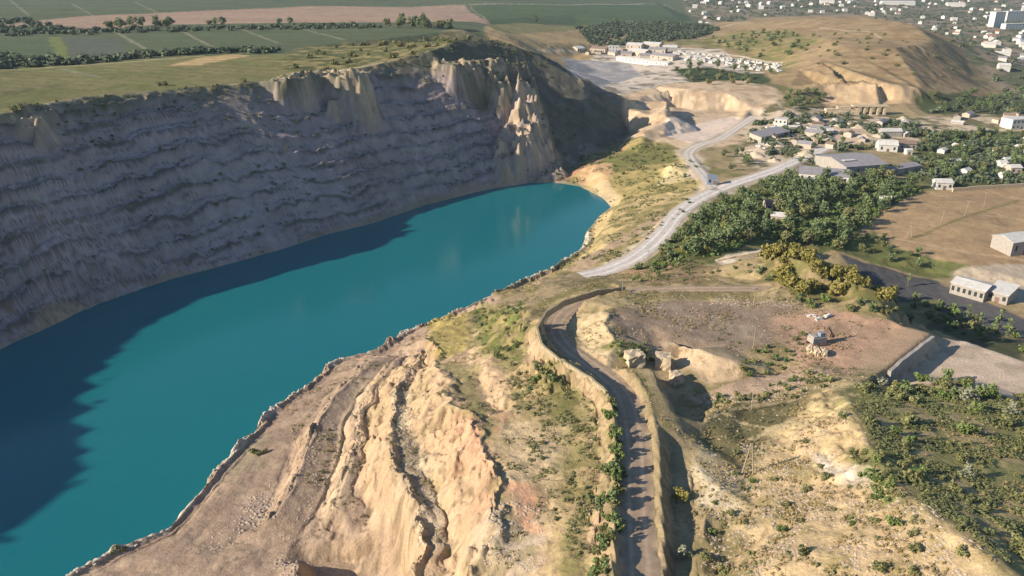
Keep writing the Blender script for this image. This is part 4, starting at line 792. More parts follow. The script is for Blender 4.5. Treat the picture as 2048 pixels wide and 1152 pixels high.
for x, y in sample([(1410, 75), (1560, 62), (1640, 75), (1600, 110), (1500, 118)], 50, 9):
    place(random.choice(B), x, y, random.uniform(1.2, 2.4), 'green bush on the left flank of the tan hill', 'bush', 'bushes on the left flank of the hill')
for x, y in sample([(1620, 70), (1750, 60), (1850, 90), (1920, 140), (1850, 165), (1700, 150), (1620, 130)], 40, 12):
    place(random.choice(BO), x, y, random.uniform(1., 1.9), 'dark scrub bush on the dry dome of the tan hill', 'bush', 'scrub bushes on the dome of the hill')
for p, s, l in (((1932, 648), 1.05, 'leftmost of the slim poplars in the shaded valley'), ((1958, 655), .8, 'second slim poplar from the left in the shaded valley'), ((1992, 668), 1.1, 'third slim poplar from the left in the shaded valley'), ((2014, 676), .9, 'slim poplar near the right picture edge in the shaded valley'), ((1815, 575), .7, 'slim poplar alone where the valley shadow begins')):
    place(TP, *hit(*p), s, l, 'tree')
for x, y in spots([(1690, 580), (1775, 590), (1790, 580), (1830, 600), (1850, 612), (1880, 618), (1910, 632), (1950, 640)], 0):
    place(random.choice(B), x, y, random.uniform(.9, 1.4), 'green bush on the verge of the shaded valley road', 'bush', 'bushes along the shaded valley road')
place(T[0], *hit(1165, 322), .9, 'dark tree at the foot of the shaded spur by the lake end', 'tree'); place(T[2], *hit(1790, 345), 1.3, 'brownish tree at the corner of the big grey hall', 'tree')
for x, y in sample([(1270, 542), (1330, 492), (1372, 448), (1392, 468), (1362, 532), (1310, 552)], 30, 3):
    place(random.choice(B), x, y, random.uniform(.9, 1.5), 'green bush between the near end of the white gravel road and the wood', 'bush', 'bushes between white road and wood')
for x, y in sample([(1800, 612), (1880, 605), (1960, 640), (2060, 670), (2060, 712), (1900, 662)], 26, 3):
    place(random.choice(B), x, y, random.uniform(.9, 1.5), 'dark bush on the shaded slope below the rim of the pale yard', 'bush', 'bushes on the shaded slope beyond the pale yard')
# masses nobody could count
def stuff_mesh(name, pos, tmpl, m, smin, smax, label, cat, rs, zs=1.):
    v, f, t = tmpl; n = len(pos); nv = len(v); pos = np.asarray(pos); s = rs.uniform(smin, smax, (n, 1, 1)); a = rs.uniform(0, 6.28, n); ca, sa = np.cos(a)[:, None], np.sin(a)[:, None]
    vv = np.empty((n, nv, 3)); vv[:, :, 0] = v[:, 0] * ca - v[:, 1] * sa; vv[:, :, 1] = v[:, 0] * sa + v[:, 1] * ca; vv[:, :, 2] = v[:, 2] * zs
    vv = vv * s + pos[:, None, :]
    ff = (f[None] + (np.arange(n) * nv)[:, None, None]).reshape(-1, 4)
    tt = np.clip((t[None, :] + rs.uniform(-.25, .25, (n, 1))), 0, 1).ravel()
    return stuff(leaf_obj(name, (vv.reshape(-1, 3), ff, tt), m), label, cat)
def scatter(px, n, rs, dens=None, world=False, thr=.82, smax=.65):
    q = np.array(px if world else wpoly(px)); x0, y0 = q.min(0); x1, y1 = q.max(0)
    x = rs.uniform(x0, x1, n); y = rs.uniform(y0, y1, n); m = inpoly(q, x, y); x, y = x[m], y[m]
    if dens: 
        k = vn(x / dens, y / dens, 900) + .5 * vn(x / dens * 3, y / dens * 3, 901) > thr; x, y = x[k], y[k]
    z, sl, rm, wm, f = height(x, y, True)[:5]; k = (rm < .3) & (z > .5) & ((sl < smax) | (wm > .5))
    return np.c_[x, y, z - .05][k]
rs = np.random.RandomState(5)
blob = leaf_arrays([(0, 0, .45, .5, .4), (.35, .2, .35, .4, .5), (-.3, .25, .4, .4, .45), (.05, -.35, .3, .4, .35)], 9, .26, rs)
tuft = leaf_arrays([(0, 0, .12, .3, .5)], 8, .16, rs, .8)
fore = [(560, 800), (850, 640), (1060, 560), (1240, 545), (1640, 600), (1880, 680), (1700, 780), (2080, 820), (2200, 1300), (700, 1300)]
stuff_mesh('dry_grass', np.concatenate([scatter(fore, 42000, rs, 9, thr=.95), scatter(hillp, 6000, rs, 4, thr=.85)]), tuft, L_DRY, .7, 1.7, 'sparse dry grass tufts over the sandy foreground slopes', 'dry grass', rs)
stuff_mesh('green_grass', np.concatenate([scatter(fore, 20000, rs, 11, thr=1.0, smax=.5), scatter([(1000, 720), (1100, 720), (1190, 800), (1200, 1000), (1180, 1150), (1090, 1150), (1050, 880)], 4500, rs, 4), scatter(scr, 30000, rs, 6, thr=.7)]), tuft, L_OLIVE, .8, 2.0, 'olive green ground cover in patches on the foreground slopes', 'ground cover', rs)
stuff_mesh('lake_end_scrub', scatter([(1110, 362), (1172, 310), (1250, 286), (1385, 300), (1430, 365), (1230, 520), (1100, 550)], 9000, rs, 9), blob, L_OLIVE, .4, 1.1, 'low scrub covering the banks round the far end of the lake', 'scrub', rs)
stuff_mesh('wood_undergrowth', scatter(wood, 7000, rs), blob, L_BR, .8, 2.4, 'dense undergrowth filling the wood right of the white road', 'undergrowth', rs)
wx = scatter(WALL, 26000, rs, None, True); wz = wx[:, 2]
_, sl_, _, _, f_ = height(wx[:, 0], wx[:, 1], True)[:5]; kk = (((f_ > .7) | (f_ < .2)) & (vn(wx[:, 0] / 14, wx[:, 1] / 14, 77) > .52)) | ((wz > 66) & (rs.uniform(size=len(wz)) < .4)); wx = wx[kk]
stuff_mesh('bench_scrub', wx, blob, L_OLIVE, .5, 1.6, 'dark scrub growing along the ledges of the shaded quarry wall', 'scrub', rs)
stuff_mesh('far_wood', np.concatenate([scatter([(1150, 55), (1230, 46), (1400, 48), (1440, 60), (1380, 78), (1300, 90), (1180, 88)], 2600, rs), scatter([(0, 112), (140, 122), (400, 100), (560, 100), (560, 106), (400, 108), (140, 131), (0, 138)], 900, rs), scatter([(0, 40), (60, 40), (120, 55), (190, 62), (180, 72), (60, 70), (0, 80)], 500, rs), scatter([(150, 62), (480, 55), (700, 50), (780, 56), (700, 58), (480, 61), (200, 68)], 500, rs)]), blob, L_FAR, 2.2, 6, 'dark wood and hedges between the far fields', 'far wood', rs)
town = [(1350, -25), (2150, -25), (2150, 215), (2030, 200), (1935, 110), (1850, 60), (1740, 30), (1500, 34), (1400, 50)]
stuff_mesh('town_trees', np.concatenate([scatter(town, 22000, rs, 60, thr=.62), scatter([(1480, 245), (1700, 230), (1900, 262), (1850, 300), (1700, 300), (1560, 345)], 1500, rs, 15), scatter([(1840, 225), (1940, 185), (2100, 185), (2100, 228)], 700, rs, 20), scatter([(1850, 266), (2100, 266), (2100, 368), (1900, 372), (1820, 345)], 1800, rs, 14, thr=.6)]), blob, L_FAR, 2.0, 5.5, 'garden trees filling the gaps between the houses of the far town', 'town trees', rs)
# stones
def rock_tmpl(seed):
    r = np.random.RandomState(seed); bm = bmesh.new(); bmesh.ops.create_icosphere(bm, subdivisions=1, radius=1)
    for v in bm.verts: v.co = Vector((v.co.x * r.uniform(.75, 1.2), v.co.y * r.uniform(.6, 1.1), max(-.3, v.co.z * r.uniform(.5, .9))))
    return bm
MSHORE = simple_mat('bleached_stone', (.60, .54, .46), .95, 2.5, .75, 1.15); MROCK = simple_mat('pale_stone', (.44, .35, .26), .95, 2.5, .7, 1.25); MROCK2 = simple_mat('grey_stone', (.33, .27, .23), .95, 2.5, .7, 1.25)
rocks = []
for i in range(5):
    o = bm_obj('boulder', rock_tmpl(i), MROCK if i % 2 else MROCK2); o.location = (0, 0, -500); rocks.append(o)
def boulder(x, y, s, label, group): return place(rocks[random.randrange(5)], x, y, s, label, 'boulder', group)
for x, y in sample([(470, 1040), (500, 995), (545, 985), (552, 1005), (530, 1040), (490, 1070), (465, 1065)], 85, .8): boulder(x, y, random.uniform(.3, .8), 'boulder in the rock pile on the shelf beside the lower berm', 'boulders of the rock pile on the shelf')
for x, y in sample([(545, 1122), (575, 1118), (597, 1122), (590, 1165), (560, 1165)], 36, .8): boulder(x, y, random.uniform(.3, .7), 'boulder on the rubble ridge at the bottom edge, left of the dark shadow', 'boulders of the rubble ridge')
for x, y in sample([(1400, 880), (1430, 910), (1460, 1000), (1470, 1050), (1430, 1030), (1400, 960)], 40, .9): boulder(x, y, random.uniform(.2, .5), 'pale boulder on the rubble bank right of the trench', 'boulders right of the trench')
for x, y in sample([(1615, 900), (1690, 905), (1745, 950), (1740, 975), (1680, 950), (1630, 925)], 40, .8): boulder(x, y, random.uniform(.2, .5), 'pale boulder in the stone run on the sandy slope', 'boulders of the stone run')
for q in (b1, b2):
    for p in q[::2]: 
        for _ in range(3): boulder(p[0] + random.uniform(-1, 1.2), p[1] + random.uniform(-1, 1), random.uniform(.25, .7), 'stone on the rubble berms along the terrace edges', 'stones of the terrace berms')
def rubble(name, pos, smin, smax, label, m, rs):
    bm = rock_tmpl(3); bm.verts.ensure_lookup_table(); v = np.array([q.co for q in bm.verts]); f = np.array([[q.index for q in k.verts] for k in bm.faces]); bm.free()
    n = len(pos); a = rs.uniform(0, 6.28, n); s = rs.uniform(smin, smax, (n, 1, 1)); ca, sa = np.cos(a)[:, None], np.sin(a)[:, None]
    vv = np.stack([v[:, 0] * ca - v[:, 1] * sa, v[:, 0] * sa + v[:, 1] * ca, np.broadcast_to(v[:, 2], (n, len(v)))], -1) * s + np.asarray(pos)[:, None, :]
    ff = (f[None] + (np.arange(n) * len(v))[:, None, None]).reshape(-1, 3)
    return stuff(add_mesh(name, vv.reshape(-1, 3), ff, m, None, False), label, 'rubble')
rubble('rubble', np.concatenate([scatter(fore, 14000, rs, 6), scatter([(785, 770), (815, 760), (840, 900), (905, 1090), (840, 1090), (800, 950)], 2600, rs), scatter([(940, 1040), (1080, 1020), (1090, 1150), (920, 1150)], 2200, rs, 3), scatter(hillp, 9000, rs, 5, thr=.7), scatter([(1395, 800), (1480, 785), (1660, 750), (1670, 775), (1500, 808), (1400, 830)], 900, rs), scatter([(1420, 598), (1600, 598), (1610, 612), (1420, 610)], 500, rs), scatter([(330, 1152), (470, 1000), (560, 930), (700, 740), (760, 740), (700, 900), (640, 1060), (560, 1120)], 2500, rs, 6)]), .1, .42, 'loose pale stones strewn over the sandy foreground', MROCK, rs)
sh = np.array([[p[0] + rs.uniform(-2.5, 1.5), p[1] + rs.uniform(-2, 2)] for p in berm for _ in range(10)]); shz = height(sh[:, 0], sh[:, 1])
kk = shz > -.3; kk &= vn(sh[:, 0] / 5, sh[:, 1] / 5, 55) > .35; rubble('shore_stones', np.c_[sh, shz][kk], .12, .48, 'pale stones along the near shore of the lake', MSHORE, rs)
# ------------------------------------------------------------------ buildings
M_WALLW = simple_mat('white_plaster', (.60, .58, .54), .9, .8, .8, 1.1); M_ROOFW = simple_mat('pale_roof_sheet', (.55, .53, .50), .7, .5, .78, 1.12)
M_ROOFG = simple_mat('grey_roof_sheet', (.27, .255, .27), .8, .35, .8, 1.15); M_ROOFB = simple_mat('brown_roof', (.24, .17, .13), .9, .6, .8, 1.2); M_STONE = simple_mat('sawn_limestone', (.50, .40, .28), .95, .7, .78, 1.18)
M_BANK = simple_mat('weathered_stone', (.36, .29, .19), .95, 1.2, .6, 1.25); M_BEIGE = simple_mat('beige_plaster', (.46, .40, .33), .9, .8, .85, 1.1); M_DARK = simple_mat('dark_glass', (.04, .045, .05), .3, 1, .9, 1.1); M_CONC = simple_mat('concrete', (.34, .31, .28), .95, .8, .8, 1.15)
M_BLUE = simple_mat('blue_grey_sheet', (.20, .24, .31), .7, .6, .85, 1.1); M_RED = simple_mat('red_tiles', (.36, .19, .13), .9, .7, .85, 1.15); M_WOOD = simple_mat('weathered_wood', (.30, .26, .20), .9, 3, .8, 1.15); M_RUST = simple_mat('rusty_steel', (.20, .13, .10), .8, 2, .7, 1.2)
def roof_bm(L, D, h, gh, kind, ov=.4):
    bm = bmesh.new()
    if kind == 'flat': box(bm, -L / 2 - ov * .5, L / 2 + ov * .5, -D / 2 - ov * .5, D / 2 + ov * .5, h, h + .45); return bm
    x0, x1, y0, y1 = -L / 2 - ov, L / 2 + ov, -D / 2 - ov, D / 2 + ov; t = .22
    if kind == 'gable':
        prof = [(y0, h), (0, h + gh), (y1, h)]
    elif kind == 'shed': prof = [(y0, h + .02), (y1, h + gh)]
    else: prof = [(y0 + (y1 - y0) * i / 8, h + gh * math.sin(math.pi * i / 8)) for i in range(9)]
    a = [[bm.verts.new((x, y, z + dz)) for y, z in prof] for x in (x0, x1) for dz in (0, t)]
    n = len(prof)
    for i in range(n - 1):
        bm.faces.new((a[1][i], a[3][i], a[3][i + 1], a[1][i + 1])); bm.faces.new((a[0][i + 1], a[2][i + 1], a[2][i], a[0][i]))
        bm.faces.new((a[0][i], a[1][i], a[1][i + 1], a[0][i + 1])); bm.faces.new((a[2][i + 1], a[3][i + 1], a[3][i], a[2][i]))
    bm.faces.new((a[0][0], a[2][0], a[3][0], a[1][0])); bm.faces.new((a[1][-1], a[3][-1], a[2][-1], a[0][-1]))
    return bm
def wall_bm(L, D, h, gh, kind):
    bm = bmesh.new(); box(bm, -L / 2, L / 2, -D / 2, D / 2, -2.5, h)
    if kind in ('gable', 'vault') :
        for x in (-L / 2, L / 2):
            for s in (0,): 
                v = [bm.verts.new((x, -D / 2, h)), bm.verts.new((x, 0, h + gh * .97)), bm.verts.new((x, D / 2, h))]; bm.faces.new(v if x > 0 else v[::-1])
    if kind == 'shed':
        for x in (-L / 2, L / 2):
            v = [bm.verts.new((x, -D / 2, h)), bm.verts.new((x, D / 2, h + gh * .97)), bm.verts.new((x, D / 2, h))]; bm.faces.new(v if x > 0 else v[::-1])
    return bm
def bld(name, label, cat, A, B_, D, h, kind='gable', gh=1.6, wm=M_WALLW, rm=M_ROOFG, nwin=0, door=False, floors=1, group=None):
    a = hgt(*A); b = hgt(*B_); d = b - a; L = math.hypot(d.x, d.y); ang = math.atan2(d.y, d.x)
    mid = (a + b) / 2; n = Vector((-math.sin(ang), math.cos(ang), 0)); c = mid + n * D / 2; c.z = min(a.z, b.z)
    r = tag(empty(name, c, ang), label, cat, group)
    bm_obj('wall', wall_bm(L, D, h, gh, kind), wm, r); bm_obj('roof', roof_bm(L, D, h, gh, kind), rm, r)
    for fl in range(floors):
        for i in range(nwin):
            x = -L / 2 + L * (i + .5) / nwin; fh = h / floors; ww = min(1.4, L / nwin * .5); z0 = fl * fh + fh * .35
            if door and fl == 0 and i == nwin // 2: continue
            bm = bmesh.new(); box(bm, x - ww / 2, x + ww / 2, -D / 2 - .05, -D / 2 + .1, z0, z0 + fh * .42); bm_obj('window', bm, M_DARK, r)
    if door:
        x = -L / 2 + L * (nwin // 2 + .5) / max(nwin, 1); bm = bmesh.new(); box(bm, x - .9, x + .9, -D / 2 - .06, -D / 2 + .1, 0, min(2.6, h * .7)); bm_obj('door', bm, M_RUST, r)
    return r
bld('warehouse', 'long white warehouse with a grey roof at the edge of the wood', 'warehouse', (1597, 356), (1696, 371), 11, 5, 'shed', 2.2, M_WALLW, M_ROOFG, 7, True)
hall = bld('factory_hall', 'biggest building, a broad grey roofed hall behind the long white warehouse', 'hall', (1690, 354), (1772, 350), 34, 7, 'gable', 3, M_CONC, M_ROOFG, 5, True)
bm = bmesh.new(); box(bm, -12, -3, -9.5, -6, 9.05, 9.3); o = bm_obj('skylight', bm, M_ROOFW, hall); o['label'] = 'white skylight strip'
bld('shed', 'dark low shed against the right side of the big grey hall', 'shed', (1782, 350), (1840, 342), 9, 3.5, 'gable', 1.2, M_CONC, M_ROOFG, 3, True)
bld('shed', 'white vaulted shed directly behind the big grey hall', 'shed', (1756, 303), (1794, 305), 10, 5, 'vault', 3, M_WALLW, M_ROOFW, 3, True)
bld('shed', 'brown roofed shed right of the white vaulted shed', 'shed', (1797, 300), (1832, 300), 10, 4, 'gable', 1.8, M_BEIGE, M_ROOFB, 3, True)
bld('hut', 'tiny white hut in front of the brown roofed shed', 'hut', (1812, 310), (1824, 310), 4, 3.2, 'gable', 1, M_WALLW, M_ROOFW, 1, True)
bld('storehouse', 'white boxy storehouse among the stone works, left of the beige huts', 'storehouse', (1547, 257), (1572, 258), 9, 7.5, 'flat', 0, M_WALLW, M_ROOFW, 3, True, 2)
bld('shed', 'long lilac grey roofed shed below the boxy white storehouse', 'shed', (1522, 286), (1578, 272), 11, 4, 'shed', 2, M_BEIGE, M_ROOFG, 4, True)
bld('shed', 'small white roofed shed right of the boxy white storehouse', 'shed', (1578, 262), (1600, 262), 6, 3, 'gable', 1, M_BEIGE, M_ROOFW, 2, True)
for p, l in (((1622, 270), 'leftmost of the three white huts above the loading platform'), ((1638, 268), 'middle one of the three white huts above the loading platform'), ((1655, 270), 'rightmost of the three white huts above the loading platform')):
    bld('hut', l, 'hut', p, (p[0] + 11, p[1]), 5, 3.2, 'gable', 1.2, M_WALLW, M_ROOFW, 2, True)
bld('cabin', 'small blue grey cabin where the white road forks', 'cabin', (1414, 370), (1434, 371), 6, 4.5, 'flat', 0, M_BLUE, M_BLUE, 2, True)
bld('house', 'white house alone in the trees right of the wood', 'house', (1757, 411), (1780, 413), 6, 3.6, 'gable', 1.6, M_WALLW, M_ROOFW, 2, True)
bld('house', 'long pale roofed house deep in the wood', 'house', (1541, 442), (1575, 446), 6, 3, 'gable', 1.5, M_BEIGE, M_ROOFW, 3, True)
bld('house', 'brown roofed house in the wood behind the long pale one', 'house', (1532, 420), (1566, 422), 7, 3.4, 'gable', 1.8, M_BEIGE, M_ROOFB, 3, True)
bld('hut', 'little white hut in the wood next to the brown roofed house', 'hut', (1580, 420), (1596, 421), 4, 3, 'gable', 1, M_WALLW, M_ROOFW, 1, True)
bld('house', 'white house at the far left corner of the brown field', 'house', (1872, 380), (1904, 381), 8, 4.2, 'gable', 1.8, M_WALLW, M_ROOFW, 3, True)
bld('house', 'small pale house in the garden trees, left of its neighbour', 'house', (2000, 337), (2014, 337), 6, 3.5, 'gable', 1.4, M_WALLW, M_ROOFW, 2, True)
bld('house', 'wider pale house in the garden trees near the right picture edge', 'house', (2020, 348), (2042, 348), 7, 4, 'gable', 1.5, M_BEIGE, M_ROOFW, 2, True)
bld('barn', 'white roofed barn on the brown field at the right picture edge', 'barn', (2020, 514), (2075, 505), 12, 7, 'gable', 2, M_CONC, M_ROOFW, 3, True)
bld('shed', 'long pale roofed shed beside the shaded valley, left of the shorter one', 'shed', (1898, 586), (1965, 606), 11, 5, 'gable', 1.5, M_CONC, M_ROOFW, 6, False)
bld('shed', 'shorter pale shed right of the long one beside the shaded valley', 'shed', (1972, 600), (2012, 612), 11, 4.5, 'shed', 1.8, M_CONC, M_ROOFW, 3, True)
bld('block', 'white two storey block at the right edge by the long rubble road', 'building', (2022, 260), (2062, 258), 12, 8, 'flat', 0, M_WALLW, M_ROOFW, 5, True, 2)
bld('apartment_block', 'tall white tower block of the far town near the right edge', 'apartment block', (1986, 56), (2006, 56), 14, 30, 'flat', 0, M_WALLW, M_ROOFW, 4, False, 9)
bld('apartment_block', 'white slab block right behind the tall tower block', 'apartment block', (2012, 44), (2056, 44), 14, 22, 'flat', 0, M_WALLW, M_ROOFW, 8, False, 6)
bld('apartment_block', 'long low white block in front of the slab block', 'apartment block', (2010, 60), (2060, 60), 12, 12, 'flat', 0, M_WALLW, M_ROOFW, 8, False, 3)
for A, B_, l in (((1764, 10), (1830, 12), 'long white roofed hall in the far town, top centre right'), ((1895, 13), (1930, 14), 'white hall in the far town left of the apartment blocks'), ((1640, 8), (1668, 9), 'white hall in the far town above the top of the hill')):
    bld('town_hall_building', l, 'building', A, B_, 25, 9, 'gable', 3, M_WALLW, M_ROOFW)
bld('factory_building', 'white block house at the centre of the distant works', 'building', (1217, 108), (1236, 109), 10, 10, 'flat', 0, M_WALLW, M_ROOFW, 3, True, 3)
bld('long_shed', 'very long low white shed in front of the distant works', 'shed', (1232, 121), (1335, 131), 9, 4, 'gable', 1.5, M_WALLW, M_ROOFW, 12, False)
for A, B_, h, rm, l in (((1252, 98), (1282, 99), 6, M_ROOFW, 'white roofed shed at the back left of the distant works'), ((1284, 96), (1318, 98), 6, M_ROOFW, 'white roofed shed at the back right of the distant works'), ((1256, 110), (1290, 114), 6, M_ROOFW, 'lilac white shed in the middle of the distant works'),
                        ((1296, 108), (1330, 108), 6, M_ROOFG, 'dark roofed shed right of the lilac white shed'), ((1155, 103), (1170, 104), 5, M_ROOFW, 'small white hut at the left end of the distant works'), ((1180, 104), (1210, 108), 6, M_ROOFB, 'brown roofed shed left of the white block house'), ((1300, 118), (1345, 122), 5, M_ROOFG, 'grey roofed shed close behind the long low shed')):
    bld('works_shed', l, 'shed', A, B_, 14, h, 'gable', 2.5, M_BEIGE, rm, 4, True)
# houses of the far town
def house_proto(L, D, h, gh, rm, wm=M_WALLW):
    bm = wall_bm(L, D, h, gh, 'gable'); me = bpy.data.meshes.new('w'); bm2 = roof_bm(L, D, h, gh, 'gable'); 
    k = len(bm.faces); bm2.to_mesh(me); bm2.free(); bm.from_mesh(me); bm.faces.ensure_lookup_table()
    for f in bm.faces[k:]: f.material_index = 1
    o = bm_obj('town_house', bm, [wm, rm]); o.location = (0, 0, -500); return o
HP = [house_proto(11, 8, 5, 2.5, M_ROOFW), house_proto(13, 9, 4, 2.5, M_RED), house_proto(9, 9, 6, 2, M_ROOFG), house_proto(16, 10, 5, 2, M_ROOFW), house_proto(12, 9, 5, 2.5, M_ROOFW)]
for x, y in sample(town, 290, 12): place(random.choice(HP), x, y, random.uniform(.5, 1.05), 'small pale house among the trees of the far town', 'house', 'houses of the far town', name='town_house')
for x, y in sample([(1925, 75), (2060, 70), (2060, 190), (2035, 190), (1990, 120)], 22, 14): place(random.choice(HP), x, y, random.uniform(.8, 1.2), 'white house on the slope right of the tan hill', 'house', 'houses right of the tan hill', name='town_house')
for x, y in sample([(1860, 280), (2060, 275), (2060, 355), (1900, 362)], 14, 13): place(random.choice(HP), x, y, random.uniform(.5, .7), 'small house half hidden in the garden trees behind the brown field', 'house', 'houses in the garden trees', name='village_house')
SHP = [house_proto(14, 8, 4, 2, M_ROOFG, M_BEIGE), house_proto(18, 9, 4, 2, M_ROOFW, M_CONC), house_proto(9, 7, 4, 1.5, M_ROOFB, M_BEIGE), house_proto(12, 7, 3.5, 1.5, M_RUST, M_CONC)]
for x, y in sample([(1475, 300), (1560, 240), (1700, 235), (1830, 245), (1850, 275), (1700, 285), (1640, 310), (1560, 335)], 22, 9) + sample([(1900, 232), (2050, 228), (2050, 245), (1910, 250)], 6, 12): place(random.choice(SHP), x, y, random.uniform(.5, .95), 'low shed scattered among the tracks and heaps of the stone works', 'shed', 'sheds scattered in the stone works', name='works_hut')
for x, y in sample([(1150, 98), (1340, 95), (1345, 125), (1230, 118), (1150, 108)], 14, 13): place(random.choice(SHP), x, y, random.uniform(.6, 1.1), 'small shed between the bigger buildings of the distant works', 'shed', 'small sheds of the distant works', name='works_hut')
M_SPOIL = simple_mat('pale_spoil', (.52, .42, .31), .97, .7, .8, 1.15); HEAPS = []
for i in range(3):
    bm = bmesh.new(); bmesh.ops.create_grid(bm, x_segments=22, y_segments=22, size=1)
    for v in bm.verts:
        q = math.hypot(v.co.x, v.co.y * (1 + .2 * i)); v.co.z = .42 * max(0, 1 - q) ** .9 - .06 + .03 * math.sin(9 * v.co.x + i) * math.cos(7 * v.co.y) * (q < 1)
    o = bm_obj('spoil_heap', bm, M_SPOIL, smooth=True); o.location = (0, 0, -500); HEAPS.append(o)
for x, y in sample([(1480, 300), (1560, 235), (1720, 240), (1860, 245), (1830, 285), (1700, 285), (1560, 330)], 16, 12): place(random.choice(HEAPS), x, y, random.uniform(5, 11), 'pale spoil heap in the stone works between the sheds', 'spoil heap', 'spoil heaps of the stone works')
# stacks of cut stone at the distant yard
bm = bmesh.new()
for i in range(3):
    for j in range(2): box(bm, i * 2.1 - 3, i * 2.1 - 1.1, j * 2.1 - 2, j * 2.1 - .1, -.5, 1.3 + (i + j) % 2 * .5)
SK = bm_obj('stone_stack', bm, M_ROOFW); SK.location = (0, 0, -500)
for x, y in sample([(1345, 102), (1470, 115), (1560, 128), (1565, 145), (1470, 132), (1400, 124), (1350, 118)], 70, 7): place(SK, x, y, random.uniform(.8, 1.4), 'stack of pale cut stone in the yard right of the distant works', 'stone stack', 'stone stacks in the distant yard')
for x, y in sample([(1500, 262), (1600, 232), (1700, 240), (1680, 262), (1600, 285), (1520, 310)], 34, 5): place(SK, x, y, random.uniform(.4, .8), 'small stack of pale stone among the tracks of the stone works', 'stone stack', 'stone stacks of the stone works')
# retaining walls and low walls
def ribbon_wall(name, label, pts, th, up, down, m, cap=None):
    q = np.array([P(*p) for p in pts]); q = np.concatenate([np.linspace(a, b, 5)[:-1] for a, b in zip(q[:-1], q[1:])] + [q[-1:]])
    t = np.gradient(q[:, :2], axis=0); t /= np.hypot(t[:, 0], t[:, 1])[:, None]; n = np.c_[-t[:, 1], t[:, 0]] * th / 2
    bm = bmesh.new(); rings = []
    for i in range(len(q)):
        jz = .12 * math.sin(i * 2.3) + .08 * math.sin(i * 5.1)
        a = q[i, :2] + n[i]; b = q[i, :2] - n[i]; zt = q[i, 2] + up + jz; zb = q[i, 2] - down
        rings.append([bm.verts.new((*a, zb)), bm.verts.new((*a, zt)), bm.verts.new((*b, zt)), bm.verts.new((*b, zb))])
    for r0, r1 in zip(rings[:-1], rings[1:]):
        for k in range(4): bm.faces.new((r0[k], r0[(k + 1) % 4], r1[(k + 1) % 4], r1[k]))
    bm.faces.new(rings[0]); bm.faces.new(rings[-1][::-1])
    bmesh.ops.recalc_face_normals(bm, faces=bm.faces[:])
    return tag(bm_obj(name, bm, m), label, 'wall')
ribbon_wall('retaining_wall', 'dark straight retaining wall between the reddish yard and the pale yard', [(1779, 744, 42), (1803, 722, 42), (1838, 695, 42), (1866, 674, 42)], 1.0, .35, 6, M_CONC)
ribbon_wall('stone_wall', 'low pale stone wall round the outer edge of the road bend', [(1250, 575, 36.9), (1192, 583, 38), (1131, 601, 39.6), (1091, 626, 41.7), (1074, 656, 42.9), (1083, 690, 44.5), (1121, 722, 46.5), (1181, 757, 48.5), (1213, 785, 49.5)], .6, .45, 1.8, M_BANK)
ribbon_wall('stone_wall', 'pale straight stone wall along the far side of the brown field', [(1905, 381, 17), (1960, 377, 17), (2050, 371, 17)], .8, 1.6, 1, M_STONE)
ribbon_wall('stone_wall', 'broken pale stone wall on the rise behind the bend road', [(1432, 527, 27), (1470, 518, 28), (1520, 508, 30)], 1.2, 1.5, 2, M_STONE)
ribbon_wall('loading_platform', 'long pale stone platform below the three white huts', [(1552, 283, 20), (1590, 281, 20), (1622, 279, 20), (1632, 285, 20)], 3, 2.2, 2, M_STONE)
# ruin with openings below the cliff of the hill
a, b = hgt(1655, 228), hgt(1772, 230); d = b - a; L = math.hypot(d.x, d.y); r = tag(empty('stone_ruin', a, math.atan2(d.y, d.x)), 'stone ruin with square openings under the pale cliff of the hill', 'ruin')
bm = bmesh.new(); xs = [L * q for q in (.52, .63, .74, .86, .97)]
for x in xs: ww = random.uniform(.7, 1.5); box(bm, x - ww, x + ww, 0, 5, -3, 6.2)
bm_obj('pillar_row', bm, M_STONE, r); bm = bmesh.new(); box(bm, L * .42, L + 1.2, -.4, 6, 6.2, 7.3); bm_obj('roof_slab', bm, M_STONE, r)
bm = bmesh.new(); box(bm, -1, L * .5, .3, 7, -3, 4.2); box(bm, L * .18, L * .40, 1.5, 7, 4.2, 6.0); bmesh.ops.subdivide_edges(bm, edges=bm.edges[:], cuts=4, use_grid_fill=True)
for v in bm.verts: v.co += Vector((random.uniform(-.25, .25), random.uniform(-.25, .25), random.uniform(-.35, .25)))
bm_obj('ruined_base', bm, M_STONE, r)
# cut stone blocks inside the bend
def block(px, py, sx, sy, sz, rz, label, m=M_STONE, group=None, sink=.6):
    p = hgt(px, py); bm = bmesh.new(); box(bm, -sx / 2, sx / 2, -sy / 2, sy / 2, -sink, sz)
    bmesh.ops.subdivide_edges(bm, edges=bm.edges[:], cuts=3, use_grid_fill=True)
    for v in bm.verts: v.co += Vector((random.uniform(-.3, .3), random.uniform(-.3, .3), random.uniform(-.3, .3)))
    return tag(bm_obj('stone_block', bm, m, None, p, rz), label, 'stone block', group)
block(1268, 725, 5, 4.5, 3.4, .25, 'broad sandy cut block beside the road inside the bend')
block(1325, 735, 4.4, 4, 4.2, -.2, 'tall cut block casting a dark shadow into the quarry pit'); block(1352, 765, 3, 3, 3, .4, 'rough cut block standing in the shaded quarry pit')
for i, (px, py) in enumerate(((1622, 634), (1638, 640), (1655, 634))): block(px, py, 2.4, 1.1, .8, .3 * i, ('leftmost', 'middle one', 'rightmost')[i] + ' of the three white slabs at the rim of the reddish yard', M_WALLW)
for i, (px, py) in enumerate(((1618, 706), (1632, 709), (1646, 711))): block(px, py, 1.4, 3.6, 1.6, -.15, ('left', 'middle', 'right')[i] + ' one of the three pale bars in front of the grey machine on the yard', M_STONE)
